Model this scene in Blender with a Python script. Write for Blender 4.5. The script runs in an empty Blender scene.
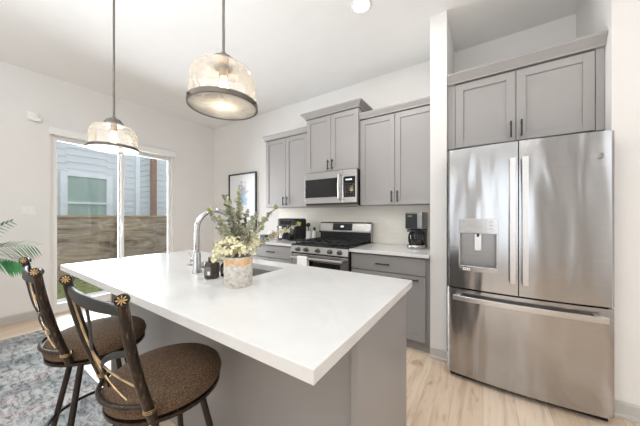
import bpy, bmesh, math, random
from mathutils import Vector, Matrix
random.seed(7)
PI = math.pi
sc = bpy.context.scene
C = sc.collection

# ------------------------------------------------------------------ camera
CAM_H, YAW, F = 1.26, math.radians(33.3), 248.0
cd = bpy.data.cameras.new('camera')
cam = bpy.data.objects.new('camera', cd); C.objects.link(cam)
cam.location = (0, 0, CAM_H); cam.rotation_euler = (PI/2, 0, YAW)
cd.sensor_width = 36.0; cd.lens = F/640*36.0
cd.shift_y = 3/640; cd.clip_start = 0.02
sc.camera = cam

# ------------------------------------------------------------------ world, lights, exposure
w = bpy.data.worlds.new('sky'); sc.world = w; w.use_nodes = True
bg = w.node_tree.nodes['Background']
bg.inputs[0].default_value = (0.90, 0.95, 1.0, 1); bg.inputs[1].default_value = 1.15
sc.view_settings.view_transform = 'Standard'
sc.view_settings.look = 'None'
sc.view_settings.gamma = 1.0
sc.view_settings.exposure = 0.0
sc.cycles.max_bounces = 10; sc.cycles.diffuse_bounces = 5; sc.cycles.glossy_bounces = 4
sc.cycles.transmission_bounces = 8; sc.cycles.transparent_max_bounces = 12
sc.cycles.sample_clamp_indirect = 6.0
sc.cycles.caustics_reflective = False; sc.cycles.caustics_refractive = False

def area(name, loc, rot, sx, sy, power, col=(1, 1, 1), shape='RECTANGLE', spread=180):
    l = bpy.data.lights.new(name, 'AREA'); l.shape = shape; l.size = sx
    if shape in ('RECTANGLE', 'ELLIPSE'): l.size_y = sy
    l.energy = power; l.color = col; l.spread = math.radians(spread)
    o = bpy.data.objects.new(name, l); C.objects.link(o); o.location = loc; o.rotation_euler = rot
    return o
# daylight at the rear windows (behind the camera) and outside the sliding door
area('rear_window_daylight', (-3.0, -3.35, 1.45), (PI/2, 0, 0), 1.7, 2.1, 19, (0.90, 0.95, 1.0))
area('rear_window_daylight', (0.2, -3.35, 1.45), (PI/2, 0, 0), 1.7, 2.1, 19, (0.90, 0.95, 1.0))
area('side_fill', (2.5, 0.7, 1.6), (0, PI/2, 0), 1.9, 1.9, 18, (0.90, 0.95, 1.0))  # added fill before the windowless side wall, brightens the island end panel
area('patio_daylight', (-4.95, 1.5, 1.2), (0, -PI/2, 0), 2.2, 1.35, 140, (0.90, 0.95, 1.0))
area('ceiling_bounce_fill', (-1.05, -1.0, 2.0), (PI, 0, 0), 3.0, 2.2, 97, (0.88, 0.945, 1.0))  # added fill behind the camera, aimed up to brighten the ceiling
CANS = [(-0.86, 1.94), (-3.3, -0.9), (-0.86, -0.9), (-2.6, -0.9), (0.9, -0.9), (0.9, 0.9), (-2.6, -2.4), (0.9, -2.4)]
for cx, cy in CANS:
    area('can_lamp', (cx, cy, 3.02), (0, 0, 0), 0.13, 0.13, 11 if cy > 1.5 else 4.5, (1.0, 0.97, 0.93), 'DISK')

# ------------------------------------------------------------------ material helpers
def new_mat(name):
    m = bpy.data.materials.new(name); m.use_nodes = True
    return m, m.node_tree.nodes, m.node_tree.links, m.node_tree.nodes['Principled BSDF']
def N(nodes, t, **kw):
    n = nodes.new(t)
    for k, v in kw.items(): setattr(n, k, v)
    return n
def coords(nodes, links, scale=(1, 1, 1), rot=(0, 0, 0), kind='Object'):
    tc = N(nodes, 'ShaderNodeTexCoord'); mp = N(nodes, 'ShaderNodeMapping')
    mp.inputs['Scale'].default_value = scale; mp.inputs['Rotation'].default_value = rot
    links.new(tc.outputs[kind], mp.inputs[0]); return mp.outputs[0]
def noise(nodes, links, vec, scale, detail=3, rough=0.5, dist=0.0):
    n = N(nodes, 'ShaderNodeTexNoise')
    n.inputs['Scale'].default_value = scale; n.inputs['Detail'].default_value = detail
    n.inputs['Roughness'].default_value = rough; n.inputs['Distortion'].default_value = dist
    links.new(vec, n.inputs['Vector']); return n.outputs[0]
def ramp(nodes, links, fac, stops):
    r = N(nodes, 'ShaderNodeValToRGB')
    e = r.color_ramp.elements
    e[0].position, e[0].color = stops[0][0], (*stops[0][1], 1)
    e[1].position, e[1].color = stops[-1][0], (*stops[-1][1], 1)
    for p, c in stops[1:-1]:
        k = e.new(p); k.color = (*c, 1)
    links.new(fac, r.inputs[0]); return r.outputs[0]
def mixc(nodes, links, fac, a, b, mode='MIX'):
    m = N(nodes, 'ShaderNodeMix', data_type='RGBA', blend_type=mode)
    for s, v in ((m.inputs['Factor'], fac), (m.inputs['A'], a), (m.inputs['B'], b)):
        if isinstance(v, (int, float)): s.default_value = v
        elif isinstance(v, tuple): s.default_value = (*v, 1) if len(v) == 3 else v
        else: links.new(v, s)
    return m.outputs['Result']
def bump(nodes, links, b, h, strength=0.2, dist=0.01):
    n = N(nodes, 'ShaderNodeBump'); n.inputs['Strength'].default_value = strength
    n.inputs['Distance'].default_value = dist
    links.new(h, n.inputs['Height']); links.new(n.outputs[0], b.inputs['Normal']); return n
def mathn(nodes, links, op, a, b=0.0):
    m = N(nodes, 'ShaderNodeMath', operation=op)
    for i, v in enumerate((a, b)):
        if isinstance(v, (int, float)): m.inputs[i].default_value = v
        else: links.new(v, m.inputs[i])
    return m.outputs[0]

def pbr(name, col, rough=0.5, metal=0.0, var=0.04, vs=6.0, bmp=0.0, bs=200.0, coat=0.0, stretch=(1, 1, 1)):
    m, n, l, b = new_mat(name)
    v = coords(n, l, stretch)
    f = noise(n, l, v, vs, 3)
    lo = tuple(c*(1-var) for c in col); hi = tuple(min(1, c*(1+var)) for c in col)
    l.new(ramp(n, l, f, [(0.3, lo), (0.7, hi)]), b.inputs['Base Color'])
    b.inputs['Roughness'].default_value = rough; b.inputs['Metallic'].default_value = metal
    b.inputs['Coat Weight'].default_value = coat
    if bmp: bump(n, l, b, noise(n, l, v, bs, 2), bmp, 0.003)
    return m
def emis(name, col, s):
    m, n, l, b = new_mat(name)
    b.inputs['Base Color'].default_value = (*col, 1)
    b.inputs['Emission Color'].default_value = (*col, 1); b.inputs['Emission Strength'].default_value = s
    return m
def glassy(name, tint=(1, 1, 1), refl=0.12, rough=0.0, milk=0.0):
    # thin sheet: mostly see-through with a mirror share and an optional frosted share
    m, n, l, b = new_mat(name)
    n.remove(b); out = n['Material Output']
    tr = N(n, 'ShaderNodeBsdfTransparent'); tr.inputs[0].default_value = (*tint, 1)
    gl = N(n, 'ShaderNodeBsdfGlossy'); gl.inputs['Roughness'].default_value = rough
    fr = N(n, 'ShaderNodeFresnel'); fr.inputs[0].default_value = 1.45
    mx = N(n, 'ShaderNodeMixShader')
    l.new(mathn(n, l, 'MULTIPLY', fr.outputs[0], refl/0.04 if refl < 0.04 else 1.0), mx.inputs[0])
    l.new(tr.outputs[0], mx.inputs[1]); l.new(gl.outputs[0], mx.inputs[2])
    last = mx.outputs[0]
    if milk:
        df = N(n, 'ShaderNodeBsdfTranslucent'); df.inputs[0].default_value = (0.95, 0.93, 0.9, 1)
        d2 = N(n, 'ShaderNodeBsdfDiffuse'); d2.inputs[0].default_value = (0.95, 0.93, 0.9, 1)
        mm = N(n, 'ShaderNodeMixShader'); l.new(df.outputs[0], mm.inputs[1]); l.new(d2.outputs[0], mm.inputs[2])
        m2 = N(n, 'ShaderNodeMixShader')
        v = coords(n, l)
        f = noise(n, l, v, 9, 3)
        l.new(mathn(n, l, 'MULTIPLY', f, 2*milk), m2.inputs[0])
        l.new(last, m2.inputs[1]); l.new(mm.outputs[0], m2.inputs[2]); last = m2.outputs[0]
    l.new(last, out.inputs[0])
    return m

# --- the materials
M = {}
M['wall'] = pbr('wall_paint', (0.765, 0.75, 0.73), 0.85, var=0.01, bmp=0.05, bs=250)
M['ceiling'] = pbr('ceiling_paint', (0.85, 0.848, 0.84), 0.9, var=0.01, bmp=0.05, bs=200)
M['trim'] = pbr('white_trim', (0.82, 0.81, 0.79), 0.4, var=0.01)
M['base'] = pbr('baseboard_paint', (0.50, 0.48, 0.45), 0.45, var=0.02)
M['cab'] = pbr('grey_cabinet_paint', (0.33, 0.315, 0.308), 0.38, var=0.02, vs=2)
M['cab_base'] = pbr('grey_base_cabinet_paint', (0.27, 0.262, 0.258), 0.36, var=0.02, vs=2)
M['black_metal'] = pbr('black_pull_metal', (0.035, 0.033, 0.032), 0.35, 0.6)
M['black'] = pbr('black_plastic', (0.008, 0.008, 0.009), 0.35)
M['iron'] = pbr('cast_iron', (0.010, 0.010, 0.010), 0.6, bmp=0.2)
M['black_glass'] = pbr('black_glass', (0.008, 0.008, 0.009), 0.06)
M['chrome'] = pbr('chrome', (0.56, 0.56, 0.57), 0.12, 1.0)
M['bronze'] = pbr('dark_bronze', (0.14, 0.11, 0.085), 0.38, 0.85, var=0.2, vs=20)
M['nickel'] = pbr('aged_nickel', (0.15, 0.135, 0.12), 0.35, 0.9, var=0.1)
M['white_plastic'] = pbr('white_plastic', (0.82, 0.81, 0.79), 0.35)
M['ceramic'] = pbr('white_ceramic', (0.8, 0.79, 0.76), 0.2)
M['gold'] = pbr('antique_gold', (0.52, 0.36, 0.18), 0.3, 0.9, var=0.2, vs=40)
M['gold_dark'] = pbr('dark_gold', (0.10, 0.06, 0.03), 0.4, 0.5)
M['towel'] = pbr('white_towel', (0.85, 0.85, 0.85), 0.95, bmp=0.4, bs=300)
M['glass'] = glassy('clear_glass')
M['glass_shade'] = glassy('seeded_glass', milk=0.20, rough=0.05)
M['diffuser_glass'] = glassy('diffuser_glass', milk=0.35, rough=0.1)
M['bulb'] = emis('warm_bulb', (1.0, 0.74, 0.38), 14.0)
M['can_lens'] = emis('can_lens', (1.0, 0.96, 0.9), 14.0)
M['mirror_panel'] = pbr('dark_display', (0.03, 0.03, 0.035), 0.12)
M['display_glow'] = emis('display_digits', (0.75, 0.9, 1.0), 1.2)
M['pink'] = pbr('blush_bottle', (0.75, 0.52, 0.42), 0.4)
M['label'] = pbr('paper_label', (0.16, 0.14, 0.13), 0.6)
M['amber'] = pbr('dark_amber_bottle', (0.035, 0.024, 0.02), 0.2, coat=0.3)
M['white_label'] = pbr('white_label', (0.8, 0.79, 0.76), 0.6)

def steel(name, col, rough, wav=0.25):
    m, n, l, b = new_mat(name)
    b.inputs['Metallic'].default_value = 1.0
    v = coords(n, l, (1.5, 1.5, 180))
    f = noise(n, l, v, 4, 3)
    l.new(ramp(n, l, f, [(0.3, tuple(c*0.93 for c in col)), (0.7, tuple(min(1, c*1.05) for c in col))]), b.inputs['Base Color'])
    l.new(mathn(n, l, 'ADD', mathn(n, l, 'MULTIPLY', f, 0.12), rough-0.06), b.inputs['Roughness'])
    v2 = coords(n, l, (3.2, 3.2, 0.55))
    f2 = noise(n, l, v2, 1.6, 1.5, 0.4, 0.3)
    bump(n, l, b, f2, wav, 0.06)
    return m
M['steel'] = steel('brushed_stainless', (0.43, 0.43, 0.435), 0.2, 0.5)
M['steel_small'] = steel('stainless', (0.48, 0.475, 0.47), 0.25, 0.0)
M['steel_handle'] = steel('satin_handle', (0.60, 0.59, 0.58), 0.30, 0.0)
M['sink_steel'] = pbr('sink_steel', (0.42, 0.40, 0.37), 0.4, 0.6)
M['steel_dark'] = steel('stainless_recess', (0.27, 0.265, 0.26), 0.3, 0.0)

def floor_mat():
    m, n, l, b = new_mat('oak_planks')
    v = coords(n, l)
    s = N(n, 'ShaderNodeSeparateXYZ'); l.new(v, s.inputs[0])
    px = mathn(n, l, 'DIVIDE', s.outputs[0], 0.18)
    pi_ = mathn(n, l, 'FLOOR', px)
    wn = N(n, 'ShaderNodeTexWhiteNoise', noise_dimensions='1D'); l.new(pi_, wn.inputs['W'])
    yy = mathn(n, l, 'DIVIDE', mathn(n, l, 'ADD', s.outputs[1], mathn(n, l, 'MULTIPLY', wn.outputs[0], 1.5)), 1.25)
    yi = mathn(n, l, 'FLOOR', yy)
    w2 = N(n, 'ShaderNodeTexWhiteNoise', noise_dimensions='2D')
    cb = N(n, 'ShaderNodeCombineXYZ'); l.new(pi_, cb.inputs[0]); l.new(yi, cb.inputs[1]); l.new(cb.outputs[0], w2.inputs['Vector'])
    base = ramp(n, l, w2.outputs[0], [(0.0, (0.56, 0.41, 0.29)), (0.35, (0.72, 0.565, 0.43)), (0.7, (0.80, 0.655, 0.52)), (1.0, (0.64, 0.49, 0.36))])
    # grain
    cb2 = N(n, 'ShaderNodeCombineXYZ')
    l.new(mathn(n, l, 'MULTIPLY', s.outputs[0], 9.0), cb2.inputs[0])
    l.new(mathn(n, l, 'MULTIPLY', s.outputs[1], 0.9), cb2.inputs[1])
    l.new(mathn(n, l, 'MULTIPLY', w2.outputs[0], 40.0), cb2.inputs[2])
    g = noise(n, l, cb2.outputs[0], 2.2, 6, 0.62, 1.2)
    gc = ramp(n, l, g, [(0.3, (0.72, 0.66, 0.60)), (0.5, (0.98, 0.97, 0.96)), (0.75, (1.08, 1.07, 1.06))])
    col = mixc(n, l, 1.0, base, gc, 'MULTIPLY')
    # knots
    kn = noise(n, l, coords(n, l, (1, 0.55, 1)), 7.5, 2, 0.5, 0.4)
    kc = ramp(n, l, kn, [(0.0, (0.4, 0.3, 0.22)), (0.23, (0.6, 0.50, 0.41)), (0.33, (1, 1, 1)), (1, (1, 1, 1))])
    col = mixc(n, l, 1.0, col, kc, 'MULTIPLY')
    # seams
    fx = mathn(n, l, 'FRACT', px); fy = mathn(n, l, 'FRACT', yy)
    sx = mathn(n, l, 'LESS_THAN', fx, 0.012); sy = mathn(n, l, 'LESS_THAN', fy, 0.0022)
    seam = mathn(n, l, 'MAXIMUM', sx, sy)
    col = mixc(n, l, mathn(n, l, 'MULTIPLY', seam, 0.55), col, (0.22, 0.15, 0.10))
    l.new(col, b.inputs['Base Color'])
    b.inputs['Roughness'].default_value = 0.3
    bump(n, l, b, g, 0.05, 0.01)
    return m
M['floor'] = floor_mat()

def quartz():
    m, n, l, b = new_mat('white_quartz')
    v = coords(n, l)
    f = noise(n, l, v, 2.3, 5, 0.6, 1.4)
    vein = ramp(n, l, f, [(0.40, (0.655, 0.652, 0.64)), (0.495, (0.635, 0.632, 0.62)), (0.57, (0.66, 0.657, 0.645))])
    l.new(vein, b.inputs['Base Color'])
    b.inputs['Roughness'].default_value = 0.14
    return m
M['quartz'] = quartz()

def tile():
    m, n, l, b = new_mat('subway_tile')
    tc = N(n, 'ShaderNodeTexCoord'); s = N(n, 'ShaderNodeSeparateXYZ'); l.new(tc.outputs['Object'], s.inputs[0])
    cb = N(n, 'ShaderNodeCombineXYZ'); l.new(s.outputs[0], cb.inputs[0]); l.new(s.outputs[2], cb.inputs[1])
    br = N(n, 'ShaderNodeTexBrick')
    br.inputs['Color1'].default_value = (0.87, 0.82, 0.73, 1); br.inputs['Color2'].default_value = (0.84, 0.79, 0.70, 1)
    br.inputs['Mortar'].default_value = (0.79, 0.745, 0.66, 1)
    br.inputs['Scale'].default_value = 1.0; br.inputs['Mortar Size'].default_value = 0.0022
    br.inputs['Brick Width'].default_value = 0.23; br.inputs['Row Height'].default_value = 0.058
    l.new(cb.outputs[0], br.inputs['Vector'])
    l.new(br.outputs[0], b.inputs['Base Color'])
    b.inputs['Roughness'].default_value = 0.3
    nb = noise(n, l, tc.outputs['Object'], 18, 2)
    bump(n, l, b, mathn(n, l, 'SUBTRACT', mathn(n, l, 'MULTIPLY', nb, 0.3), br.outputs[1]), 0.25, 0.003)
    return m
M['tile'] = tile()

def rug_mat():
    m, n, l, b = new_mat('faded_rug')
    v = coords(n, l, (1.0, 2.3, 1))
    f1 = noise(n, l, v, 11, 9, 0.84, 0.4)
    f2 = noise(n, l, coords(n, l, (1.6, 1, 1)), 2.2, 3, 0.6)
    f3 = noise(n, l, coords(n, l, (1, 1.4, 1), (0, 0, 0.3)), 3.6, 5, 0.7, 0.5)
    c = ramp(n, l, f1, [(0.36, (0.05, 0.055, 0.06)), (0.44, (0.17, 0.18, 0.185)), (0.50, (0.38, 0.385, 0.38)), (0.58, (0.50, 0.50, 0.49)), (0.8, (0.58, 0.57, 0.55))])
    pk = mixc(n, l, 1.0, c, (0.95, 0.84, 0.84), 'MULTIPLY')
    gr = mixc(n, l, 1.0, c, (0.86, 0.94, 0.91), 'MULTIPLY')
    a = ramp(n, l, f3, [(0.52, (0, 0, 0)), (0.62, (1, 1, 1))])
    c2 = mixc(n, l, a, c, pk)
    bb = ramp(n, l, f3, [(0.36, (1, 1, 1)), (0.44, (0, 0, 0))])
    c3 = mixc(n, l, bb, c2, gr)
    c4 = mixc(n, l, 1.0, c3, ramp(n, l, f2, [(0.38, (0.55, 0.57, 0.60)), (0.55, (1.0, 1.0, 1.0))]), 'MULTIPLY')
    l.new(c4, b.inputs['Base Color']); b.inputs['Roughness'].default_value = 0.95
    bump(n, l, b, noise(n, l, coords(n, l), 240, 2), 0.4, 0.004)
    return m
M['rug'] = rug_mat()

def suede():
    m, n, l, b = new_mat('brown_tweed')
    v = coords(n, l)
    f = noise(n, l, v, 210, 3, 0.7)
    c = ramp(n, l, f, [(0.35, (0.028, 0.016, 0.009)), (0.55, (0.105, 0.060, 0.030)), (0.72, (0.26, 0.16, 0.085))])
    l.new(c, b.inputs['Base Color']); b.inputs['Roughness'].default_value = 0.8
    bump(n, l, b, f, 0.35, 0.003)
    return m
M['suede'] = suede()

def post_metal():
    m, n, l, b = new_mat('brushed_bronze_and_black')
    v = coords(n, l, (1, 1, 0.14))
    f = noise(n, l, v, 140, 3, 0.6, 0.2)
    l.new(ramp(n, l, f, [(0.46, (0.022, 0.017, 0.014)), (0.62, (0.05, 0.033, 0.021)), (0.74, (0.24, 0.15, 0.08))]), b.inputs['Base Color'])
    b.inputs['Roughness'].default_value = 0.33; b.inputs['Metallic'].default_value = 0.55
    return m
M['post'] = post_metal()
M['twig'] = pbr('brass_brown_twig', (0.36, 0.25, 0.14), 0.3, 0.9, var=0.5, vs=25)
M['pewter'] = pbr('dark_pewter', (0.012, 0.012, 0.012), 0.5, 0.0, var=0.1)
M['leg'] = pbr('dark_stool_leg', (0.030, 0.024, 0.02), 0.35, 0.55, var=0.2, vs=30)

def siding_mat(name, col):
    m, n, l, b = new_mat(name)
    v = coords(n, l, (1, 1, 6)); f = noise(n, l, v, 3, 3)
    l.new(ramp(n, l, f, [(0.3, tuple(c*0.96 for c in col)), (0.7, col)]), b.inputs['Base Color'])
    b.inputs['Roughness'].default_value = 0.6
    return m
M['siding'] = siding_mat('blue_grey_siding', (0.70, 0.75, 0.78))
M['house_trim'] = pbr('house_trim', (0.80, 0.86, 0.90), 0.5)
M['house_glass'] = pbr('house_window_glass', (0.36, 0.48, 0.43), 0.08, var=0.12, vs=1.2)
M['brown_post'] = pbr('brown_post', (0.33, 0.20, 0.14), 0.6)
def fence_mat():
    m, n, l, b = new_mat('weathered_fence_wood')
    v = coords(n, l, (1, 0.5, 1.7)); f = noise(n, l, v, 2.0, 7, 0.6, 2.6)
    f2 = noise(n, l, coords(n, l, (1, 1, 1)), 0.9, 3)
    c = ramp(n, l, f, [(0.28, (0.13, 0.09, 0.06)), (0.42, (0.27, 0.21, 0.15)), (0.55, (0.38, 0.32, 0.245)), (0.75, (0.50, 0.44, 0.36))])
    c = mixc(n, l, 1.0, c, ramp(n, l, f2, [(0.35, (0.80, 0.80, 0.82)), (0.65, (1.1, 1.05, 0.98))]), 'MULTIPLY')
    l.new(c, b.inputs['Base Color']); b.inputs['Roughness'].default_value = 0.8
    return m
M['fence'] = fence_mat()
M['fence_cap'] = pbr('fence_cap_wood', (0.36, 0.27, 0.18), 0.7, var=0.2, vs=5)
def grass_mat():
    m, n, l, b = new_mat('lawn_grass')
    f = noise(n, l, coords(n, l), 7, 8, 0.75)
    l.new(ramp(n, l, f, [(0.35, (0.07, 0.10, 0.02)), (0.5, (0.17, 0.22, 0.06)), (0.62, (0.30, 0.28, 0.13)), (0.75, (0.38, 0.33, 0.20))]), b.inputs['Base Color'])
    b.inputs['Roughness'].default_value = 0.9
    return m
M['grass'] = grass_mat()
M['concrete'] = pbr('patio_concrete', (0.66, 0.655, 0.64), 0.8, var=0.06, bmp=0.2)
def pot_mat():
    m, n, l, b = new_mat('speckled_cement')
    f = noise(n, l, coords(n, l), 55, 5, 0.7)
    l.new(ramp(n, l, f, [(0.3, (0.36, 0.31, 0.26)), (0.5, (0.60, 0.56, 0.50)), (0.7, (0.74, 0.70, 0.64))]), b.inputs['Base Color'])
    b.inputs['Roughness'].default_value = 0.75
    bump(n, l, b, f, 0.3, 0.003)
    return m
M['cement'] = pot_mat()
M['band'] = pbr('worn_copper_band', (0.72, 0.46, 0.24), 0.5, 0.15, var=0.22, vs=45)
M['leaf'] = pbr('eucalyptus_leaf', (0.33, 0.345, 0.25), 0.6, var=0.4, vs=14)
M['leaf_pale'] = pbr('pale_eucalyptus_leaf', (0.44, 0.43, 0.30), 0.6, var=0.35, vs=14)
M['leaf_lime'] = pbr('lime_leaf', (0.38, 0.48, 0.10), 0.6, var=0.2)
M['stem'] = pbr('plant_stem', (0.30, 0.24, 0.15), 0.7)
M['petal'] = pbr('cream_petal', (0.80, 0.75, 0.52), 0.7, var=0.12, vs=20)
M['palm'] = pbr('palm_leaf', (0.08, 0.30, 0.11), 0.4, var=0.45, vs=9)
M['soil'] = pbr('soil', (0.05, 0.035, 0.025), 0.95)
M['frame_black'] = pbr('black_picture_frame', (0.025, 0.025, 0.027), 0.35)

def art_mat():
    m, n, l, b = new_mat('watercolour_print')
    tc = N(n, 'ShaderNodeTexCoord')
    mp = N(n, 'ShaderNodeMapping'); mp.inputs['Scale'].default_value = (1, 1, 1)
    l.new(tc.outputs['Object'], mp.inputs[0]); v = mp.outputs[0]
    s = N(n, 'ShaderNodeSeparateXYZ'); l.new(v, s.inputs[0])
    d = N(n, 'ShaderNodeVectorMath', operation='LENGTH')
    m2 = N(n, 'ShaderNodeMapping'); m2.inputs['Scale'].default_value = (6.2, 0, 3.4); m2.inputs['Location'].default_value = (0, 0, -0.34)
    l.new(v, m2.inputs[0]); l.new(m2.outputs[0], d.inputs[0])
    f = noise(n, l, v, 16, 5, 0.7, 0.5)
    a = mathn(n, l, 'ADD', mathn(n, l, 'MULTIPLY', f, 2.4), mathn(n, l, 'MULTIPLY', d.outputs['Value'], -0.75))
    mask = ramp(n, l, a, [(0.55, (0, 0, 0)), (0.72, (1, 1, 1))])
    hue = ramp(n, l, mathn(n, l, 'ADD', s.outputs[2], mathn(n, l, 'MULTIPLY', noise(n, l, v, 9, 2), 0.3)), [(0.0, (0.33, 0.58, 0.88)), (0.22, (0.42, 0.64, 0.86)), (0.36, (0.48, 0.44, 0.55)), (0.5, (0.50, 0.45, 0.50))])
    c = mixc(n, l, mask, (0.86, 0.885, 0.90), hue)
    l.new(c, b.inputs['Base Color']); b.inputs['Roughness'].default_value = 0.25
    return m
M['art'] = art_mat()

# ------------------------------------------------------------------ mesh builder
class MB:
    def __init__(s): s.bm = bmesh.new()
    def box(s, x0, x1, y0, y1, z0, z1):
        v = [s.bm.verts.new(p) for p in ((x0, y0, z0), (x1, y0, z0), (x1, y1, z0), (x0, y1, z0), (x0, y0, z1), (x1, y0, z1), (x1, y1, z1), (x0, y1, z1))]
        for f in ((0, 3, 2, 1), (4, 5, 6, 7), (0, 1, 5, 4), (1, 2, 6, 5), (2, 3, 7, 6), (3, 0, 4, 7)):
            s.bm.faces.new([v[i] for i in f])
        return s
    def lathe(s, prof, c=(0, 0, 0), seg=24, axis='Z', close=False):
        rings = []
        for r, z in prof:
            ring = []
            if r < 1e-6:
                p = Vector((0, 0, z)); ring = [p]
            else:
                ring = [Vector((r*math.cos(2*PI*k/seg), r*math.sin(2*PI*k/seg), z)) for k in range(seg)]
            out = []
            for p in ring:
                if axis == 'X': p = Vector((p.z, p.x, p.y))
                elif axis == 'Y': p = Vector((p.x, -p.z, p.y))     # +z of the profile points towards -Y
                out.append(s.bm.verts.new(p + Vector(c)))
            rings.append(out)
        for a, b in zip(rings, rings[1:]):
            if len(a) == 1 and len(b) == 1: continue
            for k in range(seg):
                k2 = (k+1) % seg
                if len(a) == 1: s.bm.faces.new((a[0], b[k], b[k2]))
                elif len(b) == 1: s.bm.faces.new((a[k], a[k2], b[0]))
                else: s.bm.faces.new((a[k], a[k2], b[k2], b[k]))
        return s
    def cyl(s, c, r, h, seg=24, axis='Z', r2=None):
        r2 = r if r2 is None else r2
        return s.lathe([(0, 0), (r, 0), (r2, h), (0, h)], c, seg, axis)
    def tube(s, pts, r, seg=10, flat=1.0, up=None):
        pts = [Vector(p) for p in pts]; n = len(pts); rings = []
        rr = r if isinstance(r, (list, tuple)) else [r]*n
        ref = Vector(up) if up else Vector((0, 0, 1))
        prev = None
        for i, p in enumerate(pts):
            t = (pts[min(i+1, n-1)] - pts[max(i-1, 0)]).normalized()
            if prev is None:
                if abs(t.dot(ref)) > 0.95: ref = Vector((0, 1, 0)) if abs(t.y) < 0.9 else Vector((1, 0, 0))
                a = t.cross(ref).normalized()
            else:
                a = (prev - t*prev.dot(t)).normalized()
            prev = a
            b = t.cross(a).normalized()
            rings.append([s.bm.verts.new(p + (a*math.cos(2*PI*k/seg) + b*flat*math.sin(2*PI*k/seg))*rr[i]) for k in range(seg)])
        for u, v in zip(rings, rings[1:]):
            for k in range(seg): s.bm.faces.new((u[k], u[(k+1) % seg], v[(k+1) % seg], v[k]))
        s.bm.faces.new(list(reversed(rings[0]))); s.bm.faces.new(rings[-1])
        return s
    def prism(s, prof, x0, x1, axis='X'):
        # closed profile (u, z) swept from x0 to x1; axis X: u is Y; axis Y: u is X
        def P(u, z, t): return (t, u, z) if axis == 'X' else ((u, t, z) if axis == 'Y' else (u, z, t))
        a = [s.bm.verts.new(P(u, z, x0)) for u, z in prof]; b = [s.bm.verts.new(P(u, z, x1)) for u, z in prof]
        n = len(prof)
        for k in range(n): s.bm.faces.new((a[k], a[(k+1) % n], b[(k+1) % n], b[k]))
        s.bm.faces.new(a); s.bm.faces.new(list(reversed(b)))
        return s
    def xform(s, mat): bmesh.ops.transform(s.bm, matrix=mat, verts=s.bm.verts); return s
    def build(s, name, mat, parent=None, smooth=False, bevel=0.0, seg=2, label=None):
        bmesh.ops.recalc_face_normals(s.bm, faces=s.bm.faces)
        me = bpy.data.meshes.new(name); s.bm.to_mesh(me); s.bm.free()
        o = bpy.data.objects.new(name, me); C.objects.link(o)
        me.materials.append(M[mat] if isinstance(mat, str) else mat)
        if smooth:
            me.polygons.foreach_set('use_smooth', [True]*len(me.polygons))
            try: me.set_sharp_from_angle(angle=math.radians(40))
            except Exception: pass
        if bevel:
            b = o.modifiers.new('bevel', 'BEVEL'); b.width = bevel; b.segments = seg; b.limit_method = 'ANGLE'
            b.angle_limit = math.radians(40)
        if parent is not None: attach(o, parent)
        if label: o['label'] = label
        return o
def wmat(o):
    m = o.matrix_basis.copy()
    while o.parent is not None:
        m = o.parent.matrix_basis @ o.matrix_parent_inverse @ m if False else (o.matrix_parent_inverse @ m)
        o = o.parent; m = o.matrix_basis @ m
    return m
def attach(o, p):
    o.parent = p; o.matrix_parent_inverse = wmat(p).inverted()
def thing(name, label, cat, loc=(0, 0, 0), group=None):
    o = bpy.data.objects.new(name, None); C.objects.link(o); o.empty_display_size = 0.1
    o.location = loc; o['label'] = label; o['category'] = cat
    if group: o['group'] = group
    return o
def tag(o, label, cat, group=None, kind=None):
    o['label'] = label; o['category'] = cat
    if group: o['group'] = group
    if kind: o['kind'] = kind
    return o
def struct(o): o['kind'] = 'structure'; return o
def box(x0, x1, y0, y1, z0, z1): return MB().box(x0, x1, y0, y1, z0, z1)
def copy_tree(o, parent=None):
    c = o.copy(); C.objects.link(c)
    if parent is not None: c.parent = parent; c.matrix_parent_inverse = o.matrix_parent_inverse.copy()
    for ch in [q for q in C.objects if q.parent == o]: copy_tree(ch, c)
    return c
def bez(p0, p1, p2, p3, n=12):
    p0, p1, p2, p3 = map(Vector, (p0, p1, p2, p3)); r = []
    for i in range(n+1):
        t = i/n; r.append(p0*(1-t)**3 + p1*3*t*(1-t)**2 + p2*3*t*t*(1-t) + p3*t**3)
    return r

# ------------------------------------------------------------------ the room shell
XL, YB, H = -4.62, 3.06, 3.04
YR, XR, YREAR = 2.34, 2.6, -3.5
struct(box(XL-0.15, XR+0.15, YREAR-0.15, YB+0.15, -0.12, 0).build('floor', 'floor'))
struct(box(XL-0.15, XR+0.15, YREAR-0.15, YB+0.15, H, H+0.12).build('ceiling', 'ceiling'))
DY0, DY1, DZ = 0.76, 2.27, 2.31
wl = MB()
wl.box(XL-0.15, XL, YREAR, DY0, 0, H); wl.box(XL-0.15, XL, DY1, YB, 0, H); wl.box(XL-0.15, XL, DY0, DY1, DZ, H)
struct(wl.build('wall_left', 'wall'))
struct(box(XL-0.15, XR+0.15, YB, YB+0.15, 0, H).build('wall_back', 'wall'))
struct(box(-0.395, -0.262, 2.40, YB, 0, H).build('wall_middle', 'wall'))
struct(box(0.685, XR, YR, YB, 0, H).build('wall_right', 'wall'))
struct(box(XR, XR+0.15, YREAR, YB, 0, H).build('wall_side', 'wall'))
wr = MB()
for a, b in ((XL-0.15, -3.85), (-2.15, -0.65), (1.05, XR+0.15)): wr.box(a, b, YREAR-0.15, YREAR, 0, H)
for a, b in ((-3.85, -2.15), (-0.65, 1.05)): wr.box(a, b, YREAR-0.15, YREAR, 0, 0.4); wr.box(a, b, YREAR-0.15, YREAR, 2.5, H)
struct(wr.build('wall_rear', 'wall'))
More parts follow.
